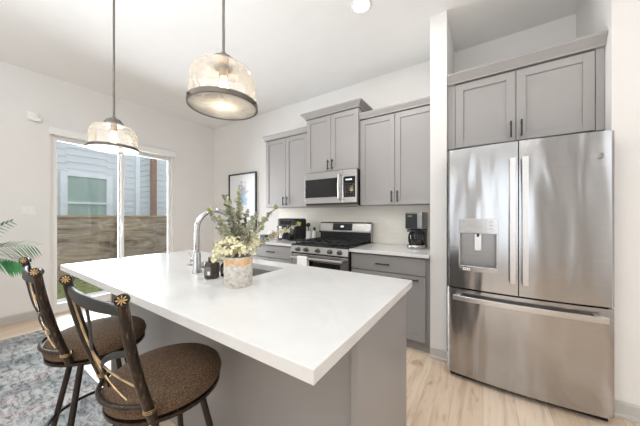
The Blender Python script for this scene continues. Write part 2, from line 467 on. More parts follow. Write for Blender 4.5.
for i, (a, b) in enumerate(((-3.85, -2.15), (-0.65, 1.05))):
    f = MB()
    f.box(a, a+0.06, YREAR-0.12, YREAR-0.05, 0.4, 2.5).box(b-0.06, b, YREAR-0.12, YREAR-0.05, 0.4, 2.5)
    f.box(a, b, YREAR-0.12, YREAR-0.05, 0.4, 0.46).box(a, b, YREAR-0.12, YREAR-0.05, 2.44, 2.5).box((a+b)/2-0.03, (a+b)/2+0.03, YREAR-0.12, YREAR-0.05, 0.46, 2.44)
    wn = struct(f.build('window_%d' % (i+1), 'trim'))
    box(a+0.06, b-0.06, YREAR-0.09, YREAR-0.08, 0.46, 2.44).build('window_glass', 'glass', wn)

def baseboard(name, b):
    o = struct(b.build(name, 'base', bevel=0.004)); return o
bh = 0.10
def bb_x(x0, x1, yface, name):   # board along X on a face looking to -Y
    baseboard(name, MB().prism([(yface, 0), (yface-0.022, 0), (yface-0.022, 0.018), (yface-0.014, 0.024), (yface-0.014, bh-0.008), (yface-0.006, bh), (yface, bh)], x0, x1, 'X'))
def bb_y(y0, y1, xface, sgn, name):
    baseboard(name, MB().prism([(xface, 0), (xface+sgn*0.022, 0), (xface+sgn*0.022, 0.018), (xface+sgn*0.014, 0.024), (xface+sgn*0.014, bh-0.008), (xface+sgn*0.006, bh), (xface, bh)], y0, y1, 'Y'))
bb_y(YREAR, DY0-0.02, XL, 1, 'baseboard_left'); bb_y(DY1+0.02, YB, XL, 1, 'baseboard_left')
bb_x(XL+0.022, -2.80, YB, 'baseboard_back'); bb_x(-0.395, -0.262, 2.40, 'baseboard_middle')
bb_x(0.685, XR, YR, 'baseboard_right')
# short returns on the stub wall and alcove sides
bb_y(2.378, YB, -0.262, 1, 'baseboard_middle')
struct(box(-2.81, -0.395, YB-0.012, YB, 0.915, 1.385).build('trim_1', 'tile'))

# sliding patio door
door = struct(MB().box(XL-0.12, XL-0.02, DY0, DY0+0.025, 0.0, DZ).box(XL-0.12, XL-0.02, DY1-0.025, DY1, 0, DZ)
              .box(XL-0.12, XL-0.02, DY0+0.025, DY1-0.025, DZ-0.025, DZ).box(XL-0.12, XL+0.0, DY0+0.025, DY1-0.025, 0, 0.03).build('door_1', 'trim', bevel=0.003))
def sash(y0, y1, x, lab):
    o = MB()
    o.box(x-0.02, x+0.02, y0, y0+0.036, 0.03, DZ-0.025).box(x-0.02, x+0.02, y1-0.036, y1, 0.03, DZ-0.025)
    o.box(x-0.02, x+0.02, y0+0.036, y1-0.036, 0.03, 0.11).box(x-0.02, x+0.02, y0+0.036, y1-0.036, DZ-0.065, DZ-0.025)
    s_ = o.build('door_sash', 'trim', door, bevel=0.003)
    box(x-0.004, x+0.004, y0+0.036, y1-0.036, 0.11, DZ-0.065).build('door_glass', 'glass', s_)
    return s_
s1 = sash(DY0+0.025, 1.545, XL-0.045, ''); s2 = sash(1.49, DY1-0.025, XL-0.09, '')
MB().box(XL-0.025, XL+0.012, 1.508, 1.528, 0.95, 1.15).build('door_handle', 'white_plastic', s1, bevel=0.004)
tag(box(XL, XL+0.075, DY0-0.015, DY1+0.0, DZ-0.01, DZ+0.075).build('blind_headrail', 'trim', bevel=0.004), 'white headrail box mounted above the sliding glass door', 'blind headrail')

# ------------------------------------------------------------------ outdoors
g = struct(box(-14, XL-0.15, -9, 9, -0.30, -0.14).build('ground', 'grass')); 
g['label'] = 'patchy lawn outside the glass door'
struct(box(-5.55, XL-0.15, 0.2, 2.9, -0.14, -0.04).build('patio_slab', 'concrete', bevel=0.01))
fen = thing('fence', 'brown horizontal board privacy fence standing behind the sliding glass door', 'fence', (-7.6, 1.5, -0.15))
for y0 in (-2.4, 0.0, 2.4):
    mb = MB()
    for k in range(7):
        z0 = -0.1 + k*0.192
        mb.box(-7.62, -7.60, y0+0.06, y0+2.34, z0, z0+0.188)
    mb.build('board_panel', 'fence', fen)
    box(-7.66, -7.57, y0+2.34, y0+2.46, -0.15, 1.24).build('post', 'fence', fen)
box(-7.68, -7.54, -2.4, 4.9, 1.235, 1.275).build('cap_rail', 'fence_cap', fen, label='light brown cap rail')

house = thing('neighbour_house', 'pale blue-grey lap-sided house standing beyond the fence', 'house', (-10, 2.5, -0.15))
def siding(x0, x1, y0, y1, face, z0=-0.15, z1=6.0, lap=0.19):
    mb = MB(); z = z0
    while z < z1:
        if face == 'X':   # faces +X
            mb.prism([(x0, z), (x1, z), (x1-0.022, z+lap), (x0, z+lap)], y0, y1, 'Y')
        else:             # faces -Y
            mb.prism([(y1, z), (y0, z), (y0+0.022, z+lap), (y1, z+lap)], x0, x1, 'X')
        z += lap
    return mb
WY0, WY1, WZ1, WZ0 = 1.87, 2.71, 2.36, 0.6
mb = siding(-10.0, -9.5, -3.0, WY0-0.02, 'X')
mb.build('siding_wall', 'siding', house)
siding(-10.0, -9.5, WY1+0.02, 3.50, 'X').build('siding_wall', 'siding', house)
siding(-10.0, -9.5, WY0-0.02, WY1+0.02, 'X', WZ1+0.02, 6.0).build('siding_wall', 'siding', house)
siding(-10.0, -9.5, WY0-0.02, WY1+0.02, 'X', -0.15, WZ0-0.06).build('siding_wall', 'siding', house)
box(-9.56, -9.46, 3.46, 3.58, -0.15, 6).build('corner_board', 'house_trim', house)
siding(-12.5, -9.52, 3.97, 4.3, 'Y').build('siding_wall', 'siding', house)
siding(-9.9, -9.5, 4.0, 8.0, 'X').build('siding_wall', 'siding', house)
box(-9.58, -9.40, 3.92, 4.06, -0.15, 6).build('downspout', 'brown_post', house, label='brown vertical downspout')
hw = MB()
hw.box(-9.52, -9.44, WY0-0.14, WY0, WZ0-0.1, WZ1+0.1).box(-9.52, -9.44, WY1, WY1+0.14, WZ0-0.1, WZ1+0.1).box(-9.52, -9.44, WY0, WY1, WZ1, WZ1+0.12).box(-9.52, -9.44, WY0, WY1, WZ0-0.1, WZ0)
hwin = hw.build('window_frame', 'house_trim', house, bevel=0.005)
box(-9.56, -9.50, WY0, WY1, WZ0, WZ1).build('window_pane', 'house_glass', hwin)
box(-9.51, -9.455, WY0, WY1, 1.60, 1.655).build('window_rail', 'house_trim', hwin)

# ------------------------------------------------------------------ cabinets
def shaker(x0, x1, z0, z1, yf, th=0.02, rail=0.058, rec=0.009):
    """door slab facing -Y at y=yf with a recessed centre panel"""
    m = MB()
    m.box(x0, x0+rail, yf, yf+th, z0, z1).box(x1-rail, x1, yf, yf+th, z0, z1)
    m.box(x0+rail, x1-rail, yf, yf+th, z0, z0+rail).box(x0+rail, x1-rail, yf, yf+th, z1-rail, z1)
    m.box(x0+rail, x1-rail, yf+rec, yf+th, z0+rail, z1-rail)
    return m
def pull(parent, x, z, yf, L=0.13, vertical=True):
    m = MB(); r = 0.0055
    if vertical:
        m.box(x-r, x+r, yf-0.034, yf-0.024, z-L/2, z+L/2)
        for s_ in (-1, 1): m.box(x-r, x+r, yf-0.026, yf, z+s_*(L/2-0.018)-r, z+s_*(L/2-0.018)+r)
    else:
        m.box(x-L/2, x+L/2, yf-0.034, yf-0.024, z-r, z+r)
        for s_ in (-1, 1): m.box(x+s_*(L/2-0.018)-r, x+s_*(L/2-0.018)+r, yf-0.026, yf, z-r, z+r)
    return m.build('handle', 'black_metal', parent, bevel=0.002)
def crown(x0, x1, yf, z0, z1, out, parent, rl=True, rr=True, yb=YB):
    # mitred flared crown: bottom flush with +0.012, top flared by out
    m = MB(); o0 = 0.014
    a0, a1 = (x0-(o0 if rl else 0), x1+(o0 if rr else 0)); b0, b1 = (x0-(out if rl else 0), x1+(out if rr else 0))
    zt = z0+0.012
    lv = [(a0, a1, yf-o0, z0), (a0, a1, yf-o0, zt), (b0, b1, yf-out, z1-0.014), (b0, b1, yf-out, z1)]
    rings = []
    for xa, xb, y, z in lv:
        rings.append([m.bm.verts.new(p) for p in ((xa, y, z), (xb, y, z), (xb, yb, z), (xa, yb, z))])
    for u, v in zip(rings, rings[1:]):
        for k in range(4): m.bm.faces.new((u[k], u[(k+1) % 4], v[(k+1) % 4], v[k]))
    m.bm.faces.new(list(reversed(rings[0]))); m.bm.faces.new(rings[-1])
    return m.build('crown_moulding', 'cab', parent)
def upper(name, label, x0, x1, yf, z0, z1, ct, out, hz, xm=None, rl=True, rr=True, fl=0.0, fr=0.0, group='grey wall cabinets'):
    t = thing(name, label, 'cabinet', ((x0+x1)/2, YB-0.1, z0), group)
    yb = YB-0.001
    box(x0, x1, yf+0.021, yb, z0, z1).build('body', 'cab', t)
    xm = (x0+x1)/2 if xm is None else xm
    g = 0.0025
    for (a, b, hx) in ((x0+fl+g, xm-g, xm-0.032), (xm+g, x1-fr-g, xm+0.032)):
        d = shaker(a, b, z0+0.004, z1-0.012, yf).build('door', 'cab', t, bevel=0.0015)
        pull(d, hx, hz, yf, 0.125)
    crown(x0, x1, yf, z1, ct, out, t, rl, rr, yb)
    return t
upper('wall_cabinet', 'grey two-door wall cabinet left of the microwave, lower than its neighbour', -2.785, -1.985, 2.725, 1.385, 2.40, 2.468, 0.035, 1.475, rr=False)
upper('wall_cabinet', 'tall grey two-door wall cabinet directly above the microwave', -1.98, -1.225, 2.685, 1.822, 2.545, 2.615, 0.06, 1.905)
upper('wall_cabinet', 'wide grey two-door wall cabinet above the coffee maker', -1.22, -0.396, 2.725, 1.385, 2.40, 2.468, 0.035, 1.475, rl=False, rr=False)
fc = upper('wall_cabinet', 'grey two-door wall cabinet above the steel refrigerator', -0.260, 0.683, 2.43, 1.84, 2.395, 2.475, 0.045, 1.93, xm=0.213, rl=False, rr=False, fl=0.06, fr=0.045)
# face-frame stiles beside the doors
for a, b in ((-0.260, -0.202), (0.640, 0.683)):
    box(a, b, 2.435, 2.452, 1.84, 2.395).build('stile', 'cab', fc)

YF = 2.38   # front of base cabinet doors
def base_cab(label, x0, x1, xm, hx):
    t = thing('base_cabinet', label, 'cabinet', ((x0+x1)/2, 2.7, 0), 'grey base cabinets')
    b = MB(); b.box(x0, x1, YF+0.021, YB-0.001, 0.10, 0.884).box(x0+0.0, x1, YF+0.08, YB-0.001, 0, 0.10)
    b.build('body', 'cab_base', t)
    return t
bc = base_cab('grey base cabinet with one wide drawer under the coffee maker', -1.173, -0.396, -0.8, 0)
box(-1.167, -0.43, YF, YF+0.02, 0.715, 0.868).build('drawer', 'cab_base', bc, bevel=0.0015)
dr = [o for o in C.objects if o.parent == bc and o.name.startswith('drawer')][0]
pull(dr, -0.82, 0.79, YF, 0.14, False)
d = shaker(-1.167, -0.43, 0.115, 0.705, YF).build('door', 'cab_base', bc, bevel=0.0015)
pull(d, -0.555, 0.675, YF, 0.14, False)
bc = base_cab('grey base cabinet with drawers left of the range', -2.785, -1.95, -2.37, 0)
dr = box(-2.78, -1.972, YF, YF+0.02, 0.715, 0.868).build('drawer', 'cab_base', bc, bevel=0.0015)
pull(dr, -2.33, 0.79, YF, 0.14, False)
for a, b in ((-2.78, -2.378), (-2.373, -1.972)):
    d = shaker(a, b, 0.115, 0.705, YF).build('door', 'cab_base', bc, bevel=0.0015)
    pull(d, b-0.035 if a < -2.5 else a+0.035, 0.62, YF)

tag(box(-2.81, -1.949, 2.345, YB-0.013, 0.885, 0.915).build('countertop', 'quartz', bevel=0.003), 'white quartz countertop on the base cabinet left of the range', 'countertop')
tag(box(-1.176, -0.396, 2.345, YB-0.013, 0.885, 0.915).build('countertop', 'quartz', bevel=0.003), 'white quartz countertop under the coffee maker, right of the range', 'countertop')

# ------------------------------------------------------------------ island
IX0, IX1, IY0, IY1 = -2.50, -0.317, 0.457, 1.386
SX0, SX1, SY0, SY1 = -1.76, -1.10, 0.945, 1.25
isl = thing('kitchen_island', 'grey panelled kitchen island base under the long white worktop', 'island', (-1.4, 1.0, 0))
b = MB()
zt = 0.877
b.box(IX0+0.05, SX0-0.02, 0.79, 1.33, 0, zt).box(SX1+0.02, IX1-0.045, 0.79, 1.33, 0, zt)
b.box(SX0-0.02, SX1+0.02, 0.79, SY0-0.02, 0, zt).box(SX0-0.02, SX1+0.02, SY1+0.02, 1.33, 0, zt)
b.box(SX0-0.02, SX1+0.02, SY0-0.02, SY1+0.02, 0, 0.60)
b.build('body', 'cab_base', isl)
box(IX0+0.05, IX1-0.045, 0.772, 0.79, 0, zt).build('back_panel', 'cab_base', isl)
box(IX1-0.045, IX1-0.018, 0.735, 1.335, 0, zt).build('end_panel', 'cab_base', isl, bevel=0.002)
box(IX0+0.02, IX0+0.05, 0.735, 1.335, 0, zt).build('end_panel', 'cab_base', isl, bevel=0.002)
for a in (-1.05, -1.75):
    pass
top = MB()
def ring_slab(m, X0, X1, Y0, Y1, a0, a1, b0, b1, z0, z1):
    o = [(X0, Y0), (X1, Y0), (X1, Y1), (X0, Y1)]; i = [(a0, b0), (a1, b0), (a1, b1), (a0, b1)]
    V = {}
    for z in (z0, z1):
        V['o', z] = [m.bm.verts.new((*p, z)) for p in o]; V['i', z] = [m.bm.verts.new((*p, z)) for p in i]
    for k in range(4):
        q = (k+1) % 4
        m.bm.faces.new((V['o', z1][k], V['o', z1][q], V['i', z1][q], V['i', z1][k]))
        m.bm.faces.new((V['o', z0][q], V['o', z0][k], V['i', z0][k], V['i', z0][q]))
        m.bm.faces.new((V['o', z0][k], V['o', z0][q], V['o', z1][q], V['o', z1][k]))
        m.bm.faces.new((V['i', z0][q], V['i', z0][k], V['i', z1][k], V['i', z1][q]))
ring_slab(top, IX0, IX1, IY0, IY1, SX0, SX1, SY0, SY1, 0.878, 0.915)
tag(top.build('island_worktop', 'quartz', bevel=0.0025), 'long white quartz worktop of the kitchen island', 'countertop')
# undermount sink
sk = MB()
e = 0.012
sk.box(SX0-e, SX0, SY0-e, SY1+e, 0.67, 0.8775).box(SX1, SX1+e, SY0-e, SY1+e, 0.67, 0.8775)
sk.box(SX0, SX1, SY0-e, SY0, 0.67, 0.8775).box(SX0, SX1, SY1, SY1+e, 0.67, 0.8775).box(SX0-e, SX1+e, SY0-e, SY1+e, 0.658, 0.67)
sink = thing('sink', 'stainless undermount sink set into the island worktop', 'sink', (-1.43, 1.1, 0.66))
sk.build('basin', 'sink_steel', sink)
MB().lathe([(0, 0.006), (0.02, 0.006), (0.045, 0.003), (0.045, 0), (0, 0)], (-1.43, 1.1, 0.67)).build('drain', 'chrome', sink, smooth=True)
# faucet
fx, fy = -1.455, 0.85
fau = thing('faucet', 'brushed chrome gooseneck faucet standing beside the island sink', 'faucet', (fx, fy, 0.915))
MB().lathe([(0, 0), (0.028, 0), (0.028, 0.012), (0.023, 0.02), (0.022, 0.11), (0.019, 0.125), (0, 0.125)], (fx, fy, 0.915)).build('base', 'chrome', fau, smooth=True)
pts = [(fx, fy, 1.03), (fx, fy, 1.10), (fx, fy, 1.155)]
for k in range(1, 13):
    a = PI - PI*k/12
    pts.append((fx+0.02*(1+math.cos(a))/2, fy+0.120+0.120*math.cos(a), 1.175+0.122*math.sin(a)))
pts.append((fx+0.02, fy+0.240, 1.15))
MB().tube(pts, 0.0148, 14, up=(1, 0, 0)).build('spout', 'chrome', fau, smooth=True)
MB().lathe([(0, 0), (0.019, 0), (0.021, 0.02), (0.018, 0.1), (0, 0.1)], (fx+0.02, fy+0.240, 1.06)).build('spray_head', 'chrome', fau, smooth=True)
MB().tube([(fx-0.018, fy, 0.985), (fx-0.05, fy+0.0, 0.985)], 0.015, 12).tube([(fx-0.045, fy, 0.99), (fx-0.075, fy-0.01, 1.03)], 0.006, 8).build('lever', 'chrome', fau, smooth=True)

# soap bottles
def bottle(x, y, label, s=1.0):
    t = thing('soap_bottle', label, 'bottle', (x, y, 0.915), 'dark bottles beside the faucet')
    z = 0.9155
    MB().lathe([(0, 0), (0.034*s, 0), (0.036*s, 0.004), (0.036*s, 0.072*s), (0.031*s, 0.082*s), (0.014*s, 0.088*s), (0, 0.088*s)], (x, y, z)).build('bottle_body', 'amber', t, smooth=True)
    MB().lathe([(0, 0.0), (0.017*s, 0.0), (0.017*s, 0.02*s), (0, 0.02*s)], (x, y, z+0.086*s)).build('cap', 'black', t, smooth=True)
    a0, a1 = -2.1, -0.7
    m = MB(); r = 0.0368*s; n = 10
    A = [m.bm.verts.new((x+r*math.cos(a0+(a1-a0)*k/n), y+r*math.sin(a0+(a1-a0)*k/n), z+0.018*s)) for k in range(n+1)]
    B = [m.bm.verts.new((x+r*math.cos(a0+(a1-a0)*k/n), y+r*math.sin(a0+(a1-a0)*k/n), z+0.062*s)) for k in range(n+1)]
    for k in range(n): m.bm.faces.new((A[k], A[k+1], B[k+1], B[k]))
    m.build('paper_label', 'label', t, smooth=True)
    m = MB(); r = 0.0372*s; a0, a1 = -1.15, -0.8
    A = [m.bm.verts.new((x+r*math.cos(a0+(a1-a0)*k/4), y+r*math.sin(a0+(a1-a0)*k/4), z+0.022*s)) for k in range(5)]
    B = [m.bm.verts.new((x+r*math.cos(a0+(a1-a0)*k/4), y+r*math.sin(a0+(a1-a0)*k/4), z+0.040*s)) for k in range(5)]
    for k in range(4): m.bm.faces.new((A[k], A[k+1], B[k+1], B[k]))
    m.build('white_sticker', 'white_label', t, smooth=True)
    return t
bottle(-1.265, 0.825, 'dark labelled bottle standing in front of the other one, beside the faucet', 1.08)
bottle(-1.245, 0.905, 'dark bottle half hidden between the front bottle and the flower pot', 0.9)

# ------------------------------------------------------------------ range
RX0, RX1 = -1.945, -1.179
rng = thing('range', 'stainless gas range with black cooktop below the microwave', 'stove', (-1.575, 2.7, 0))
box(RX0, RX1, 2.375, 3.04, 0.0, 0.895).build('body', 'black', rng)
box(RX0, RX1, 2.345, 3.00, 0.895, 0.925).build('cooktop', 'black', rng, bevel=0.005)
box(RX0, RX0+0.004, 2.33, 3.04, 0.05, 0.925).build('side_trim', 'steel_small', rng)
pn = MB().prism([(2.375, 0.822), (2.335, 0.822), (2.32, 0.832), (2.335, 0.908), (2.375, 0.916)], RX0, RX1, 'X').build('control_panel', 'steel_small', rng, bevel=0.002)
for k in range(5):
    kx = RX0+0.10+k*(RX1-RX0-0.20)/4 + (0.0, -0.02, 0.0, 0.02, 0.0)[k]
    MB().lathe([(0, 0), (0.027, 0), (0.027, 0.006), (0.021, 0.009), (0.019, 0.034), (0.016, 0.038), (0, 0.038)], (kx, 2.328, 0.868), 20, 'Y').build('knob', 'nickel', rng, smooth=True)
od = MB().box(RX0+0.004, RX1-0.004, 2.335, 2.375, 0.17, 0.812).build('oven_door', 'steel_small', rng, bevel=0.004)
box(RX0+0.10, RX1-0.10, 2.331, 2.336, 0.28, 0.735).build('oven_window', 'black_glass', od)
MB().tube([(RX0+0.04, 2.275, 0.778), (RX1-0.04, 2.275, 0.778)], 0.014, 12).box(RX0+0.05, RX0+0.075, 2.275, 2.336, 0.766, 0.790).box(RX1-0.075, RX1-0.05, 2.275, 2.336, 0.766, 0.790).build('handle', 'steel_handle', od, smooth=True)
box(RX0+0.004, RX1-0.004, 2.34, 2.375, 0.03, 0.16).build('warming_drawer', 'steel_small', rng, bevel=0.004)
for gx in (RX0+0.02, RX0+0.265, RX0+0.51):
    m = MB(); x0, x1, y0, y1 = gx, gx+0.236, 2.39, 2.93
    t = 0.006; z0, z1 = 0.945, 0.962
    for yy in (y0, y1-2*t, (y0+y1)/2): m.box(x0, x1, yy, yy+2*t, z0, z1)
    for xx in (x0, x1-2*t, (x0+x1)/2-t): m.box(xx, xx+2*t, y0, y1, z0, z1)
    for yy in ((3*y0+y1)/4, (y0+3*y1)/4): m.box(x0+0.03, x1-0.03, yy, yy+2*t, z0, z1+0.003)
    for xx in (x0, x1-2*t):
        for yy in (y0, y1-2*t): m.box(xx, xx+2*t, yy, yy+2*t, 0.925, z0)
    m.build('grate', 'iron', rng, bevel=0.002)
for bx, by in ((RX0+0.138, 2.52), (RX0+0.138, 2.79), (RX0+0.383, 2.66), (RX0+0.628, 2.52), (RX0+0.628, 2.79)):
    MB().lathe([(0, 0), (0.05, 0), (0.05, 0.006), (0.036, 0.008), (0.036, 0.016), (0, 0.018)], (bx, by, 0.925), 20).build('burner', 'iron', rng, smooth=True)
bgd = MB().prism([(3.04, 0.925), (2.975, 0.925), (2.975, 1.03), (2.945, 1.045), (2.945, 1.07), (2.965, 1.16), (2.985, 1.178), (3.04, 1.178)], RX0+0.0, RX1, 'X').build('backguard', 'steel_small', rng, bevel=0.003)
MB().prism([(2.974, 0.93), (2.97, 0.93), (2.97, 1.028), (2.974, 1.028)], RX0+0.005, RX1-0.005, 'X').build('backguard_lower', 'black', rng)
m = MB(); m.prism([(2.9455, 1.068), (2.9400, 1.075), (2.9590, 1.158), (2.9650, 1.158)], -1.725, -1.435, 'X'); m.build('display', 'black_glass', bgd)
m = MB(); m.prism([(2.9455, 1.11), (2.9440, 1.11), (2.9485, 1.13), (2.9500, 1.13)], -1.60, -1.56, 'X'); m.build('clock_digits', 'display_glow', bgd)
MB().box(RX0+0.0, RX1, 2.935, 2.975, 1.028, 1.05).build('backguard_lip', 'black', bgd, bevel=0.004)

# towel over oven handle
tw = MB(); nx, nz = 8, 10
tx0, tx1 = -1.80, -1.66
def towel_sheet(m, y_of, z0, z1, th):
    F_, B_ = [], []
    for j in range(nz+1):
        z = z0+(z1-z0)*j/nz; rf, rb = [], []
        for i in range(nx+1):
            x = tx0+(tx1-tx0)*i/nx; y = y_of + 0.003*math.sin(i*1.7)*(1-j/nz)
            rf.append(m.bm.verts.new((x, y-th, z))); rb.append(m.bm.verts.new((x, y+th, z)))
        F_.append(rf); B_.append(rb)
    for j in range(nz):
        for i in range(nx):
            m.bm.faces.new((F_[j][i], F_[j][i+1], F_[j+1][i+1], F_[j+1][i])); m.bm.faces.new((B_[j][i], B_[j+1][i], B_[j+1][i+1], B_[j][i+1]))
    for i in range(nx):
        m.bm.faces.new((F_[0][i], B_[0][i], B_[0][i+1], F_[0][i+1])); m.bm.faces.new((F_[nz][i], F_[nz][i+1], B_[nz][i+1], B_[nz][i]))
    for j in range(nz):
        m.bm.faces.new((F_[j][0], F_[j+1][0], B_[j+1][0], B_[j][0])); m.bm.faces.new((F_[j][nx], B_[j][nx], B_[j+1][nx], F_[j+1][nx]))
towel_sheet(tw, 2.2565, 0.48, 0.788, 0.0025); towel_sheet(tw, 2.2945, 0.55, 0.788, 0.0025)
ap = []
for k in range(9):
    a = PI*k/8; ap.append((2.2755-0.0215*math.cos(a), 0.785+0.0145*math.sin(a)))
for k in range(8, -1, -1):
    a = PI*k/8; ap.append((2.2755-0.0165*math.cos(a), 0.785+0.0105*math.sin(a)))
tw.prism(ap, tx0, tx1, 'X')
tag(tw.build('dish_towel', 'towel', smooth=True), 'white dish towel hung over the oven door handle', 'towel')

# ------------------------------------------------------------------ microwave
mx0, mx1, my, mz0, mz1 = -1.978, -1.227, 2.645, 1.40, 1.815
mw = thing('microwave', 'stainless over-the-range microwave mounted below the tall cabinet', 'microwave', (-1.6, 2.85, 1.40))
box(mx0, mx1, my+0.03, YB-0.013, mz0, mz1).build('body', 'black', mw)
xs = mx0+0.565
md = box(mx0, xs, my, my+0.03, mz0+0.02, mz1).build('door', 'steel_small', mw, bevel=0.003)
box(mx0+0.008, xs-0.065, my-0.003, my+0.002, mz0+0.095, mz1-0.085).build('door_window', 'black_glass', md, bevel=0.001)
MB().tube([(xs-0.035, my+0.0, mz0+0.06), (xs-0.035, my-0.035, mz0+0.075), (xs-0.035, my-0.045, mz0+0.21), (xs-0.035, my-0.035, mz1-0.06), (xs-0.035, my+0.0, mz1-0.045)], 0.013, 12).build('handle', 'steel_handle', md, smooth=True)
cp = box(xs+0.002, mx1, my, my+0.03, mz0+0.02, mz1).build('control_panel', 'steel_small', mw, bevel=0.003)
box(xs+0.012, mx1-0.02, my-0.003, my+0.002, mz0+0.085, mz1-0.085).build('keypad', 'black_glass', cp)
for r in range(6):
    for c_ in range(4):
        x = xs+0.030+c_*0.034; z = mz0+0.105+r*0.027
        box(x, x+0.016, my-0.0042, my-0.0025, z, z+0.006).build('key_print', 'label', cp)
box(xs+0.045, mx1-0.06, my-0.0042, my-0.0025, mz1-0.128, mz1-0.115).build('display_digits', 'display_glow', cp)
box(mx0, mx1, my+0.03, my+0.36, mz0-0.014, mz0).build('vent_grille', 'nickel', mw)

# ------------------------------------------------------------------ refrigerator
FX0, FX1, FE, BUL = -0.236, 0.660, 2.195, 0.034
fcx, fhw = (FX0+FX1)/2, (FX1-FX0)/2
def fy_(x, out=0.0):
    u = (x-fcx)/fhw
    e = max(0, abs(u)-0.965)/0.035
    return FE - BUL*(1-u*u) + 0.02*e*e - out
fr = thing('refrigerator', 'stainless french-door refrigerator with a water dispenser, in the alcove', 'refrigerator', (fcx, 2.6, 0))
box(FX0+0.006, FX1-0.006, 2.275, 2.98, 0.02, 1.765).build('body', 'nickel', fr)
box(FX0+0.02, FX1-0.02, 2.235, 2.35, 0.0, 0.05).build('kick_grille', 'black', fr)
def curved(x0, x1, z0, z1, yb, hole=None, n=26, lip=0.006):
    m = MB(); xs_ = [x0+(x1-x0)*k/n for k in range(n+1)]
    zs_ = [z0, z1]
    if hole:
        hx0, hx1, hz0, hz1 = hole
        xs_ = sorted(set([x for x in xs_ if not (abs(x-hx0) < 0.006 or abs(x-hx1) < 0.006)] + [hx0, hx1])); zs_ = [z0, hz0, hz1, z1]
    V = [[m.bm.verts.new((x, fy_(x), z)) for x in xs_] for z in zs_]
    B = [[m.bm.verts.new((x, yb, z)) for x in xs_] for z in zs_]
    for j in range(len(zs_)-1):
        for i in range(len(xs_)-1):
            if hole and xs_[i] >= hole[0]-1e-6 and xs_[i+1] <= hole[1]+1e-6 and j == 1: continue
            m.bm.faces.new((V[j][i], V[j][i+1], V[j+1][i+1], V[j+1][i])); m.bm.faces.new((B[j][i], B[j+1][i], B[j+1][i+1], B[j][i+1]))
    T = len(zs_)-1
    for i in range(len(xs_)-1):
        m.bm.faces.new((V[0][i], B[0][i], B[0][i+1], V[0][i+1])); m.bm.faces.new((V[T][i], V[T][i+1], B[T][i+1], B[T][i]))
    for j in range(T):
        m.bm.faces.new((V[j][0], V[j+1][0], B[j+1][0], B[j][0])); m.bm.faces.new((V[j][-1], B[j][-1], B[j+1][-1], V[j+1][-1]))
    if hole:
        ia, ib = xs_.index(hole[0]), xs_.index(hole[1])
        for i in range(ia, ib):
            m.bm.faces.new((V[1][i], V[1][i+1], B[1][i+1], B[1][i])); m.bm.faces.new((V[2][i], B[2][i], B[2][i+1], V[2][i+1]))
        m.bm.faces.new((V[1][ia], B[1][ia], B[2][ia], V[2][ia])); m.bm.faces.new((V[1][ib], V[2][ib], B[2][ib], B[1][ib]))
    return m
SPL = 0.2035
hole = (-0.150, 0.085, 0.865, 1.235)
ld = curved(FX0, SPL-0.003, 0.712, 1.773, 2.27, hole).build('door', 'steel', fr, smooth=True)
rd = curved(SPL+0.003, FX1, 0.712, 1.773, 2.27).build('door', 'steel', fr, smooth=True)
fd = curved(FX0, FX1, 0.045, 0.70, 2.27).build('freezer_drawer', 'steel', fr, smooth=True)
def bar(x, z0, z1, parent):
    y = fy_(x)
    m = MB().box(x-0.0165, x+0.0165, y-0.062, y-0.044, z0, z1)
    m.box(x-0.009, x+0.009, y-0.046, y+0.004, z0+0.02, z0+0.06).box(x-0.009, x+0.009, y-0.046, y+0.004, z1-0.06, z1-0.02)
    return m.build('handle', 'steel_handle', parent, bevel=0.003)
bar(SPL-0.036, 0.80, 1.655, ld); bar(SPL+0.030, 0.80, 1.655, rd)
# drawer handle: a bowed flat bar
m = MB(); n = 20; A = []
for k in range(n+1):
    x = FX0+0.045+(FX1-FX0-0.09)*k/n; y = fy_(x)-0.055
    A.append([m.bm.verts.new(p) for p in ((x, y-0.008, 0.628), (x, y+0.008, 0.628), (x, y+0.008, 0.664), (x, y-0.008, 0.664))])
for a, b_ in zip(A, A[1:]):
    for k in range(4): m.bm.faces.new((a[k], a[(k+1) % 4], b_[(k+1) % 4], b_[k]))
m.bm.faces.new(A[0]); m.bm.faces.new(list(reversed(A[-1])))
for x in (FX0+0.07, FX1-0.07): m.box(x-0.02, x+0.02, fy_(x)-0.055, fy_(x)+0.004, 0.637, 0.655)
m.build('handle', 'steel_handle', fd, bevel=0.003)
# dispenser
hx0, hx1, hz0, hz1 = hole
dm = MB()
dm.box(hx0+0.0005, hx0+0.004, 2.175, 2.268, hz0, hz1).box(hx1-0.004, hx1-0.0005, 2.175, 2.268, hz0, hz1)
dm.box(hx0+0.004, hx1-0.004, 2.260, 2.268, hz0, hz1).box(hx0+0.004, hx1-0.004, 2.175, 2.26, hz0, hz0+0.018)
dsp = dm.build('dispenser_recess', 'steel_dark', ld)
m = MB(); n = 8; A = []
for k in range(n+1):
    x = hx0-0.006+(hx1-hx0+0.012)*k/n; y = fy_(x)
    A.append([m.bm.verts.new(p) for p in ((x, y-0.006, 1.130), (x, y+0.05, 1.130), (x, y+0.05, 1.240), (x, y-0.006, 1.240))])
for a, b_ in zip(A, A[1:]):
    for k in range(4): m.bm.faces.new((a[k], a[(k+1) % 4], b_[(k+1) % 4], b_[k]))
m.bm.faces.new(A[0]); m.bm.faces.new(list(reversed(A[-1])))
cpn = m.build('dispenser_panel', 'steel_small', ld, bevel=0.002)
for x in (hx0+0.015, hx0+0.185):
    for z in (1.165, 1.190, 1.215): box(x, x+0.028, fy_(x)-0.0075, fy_(x+0.028)+0.001, z, z+0.003).build('key_print', 'label', cpn)
MB().box(-0.055, -0.008, 2.205, 2.215, 1.0, 1.125).build('paddle', 'steel_handle', ld, bevel=0.003)
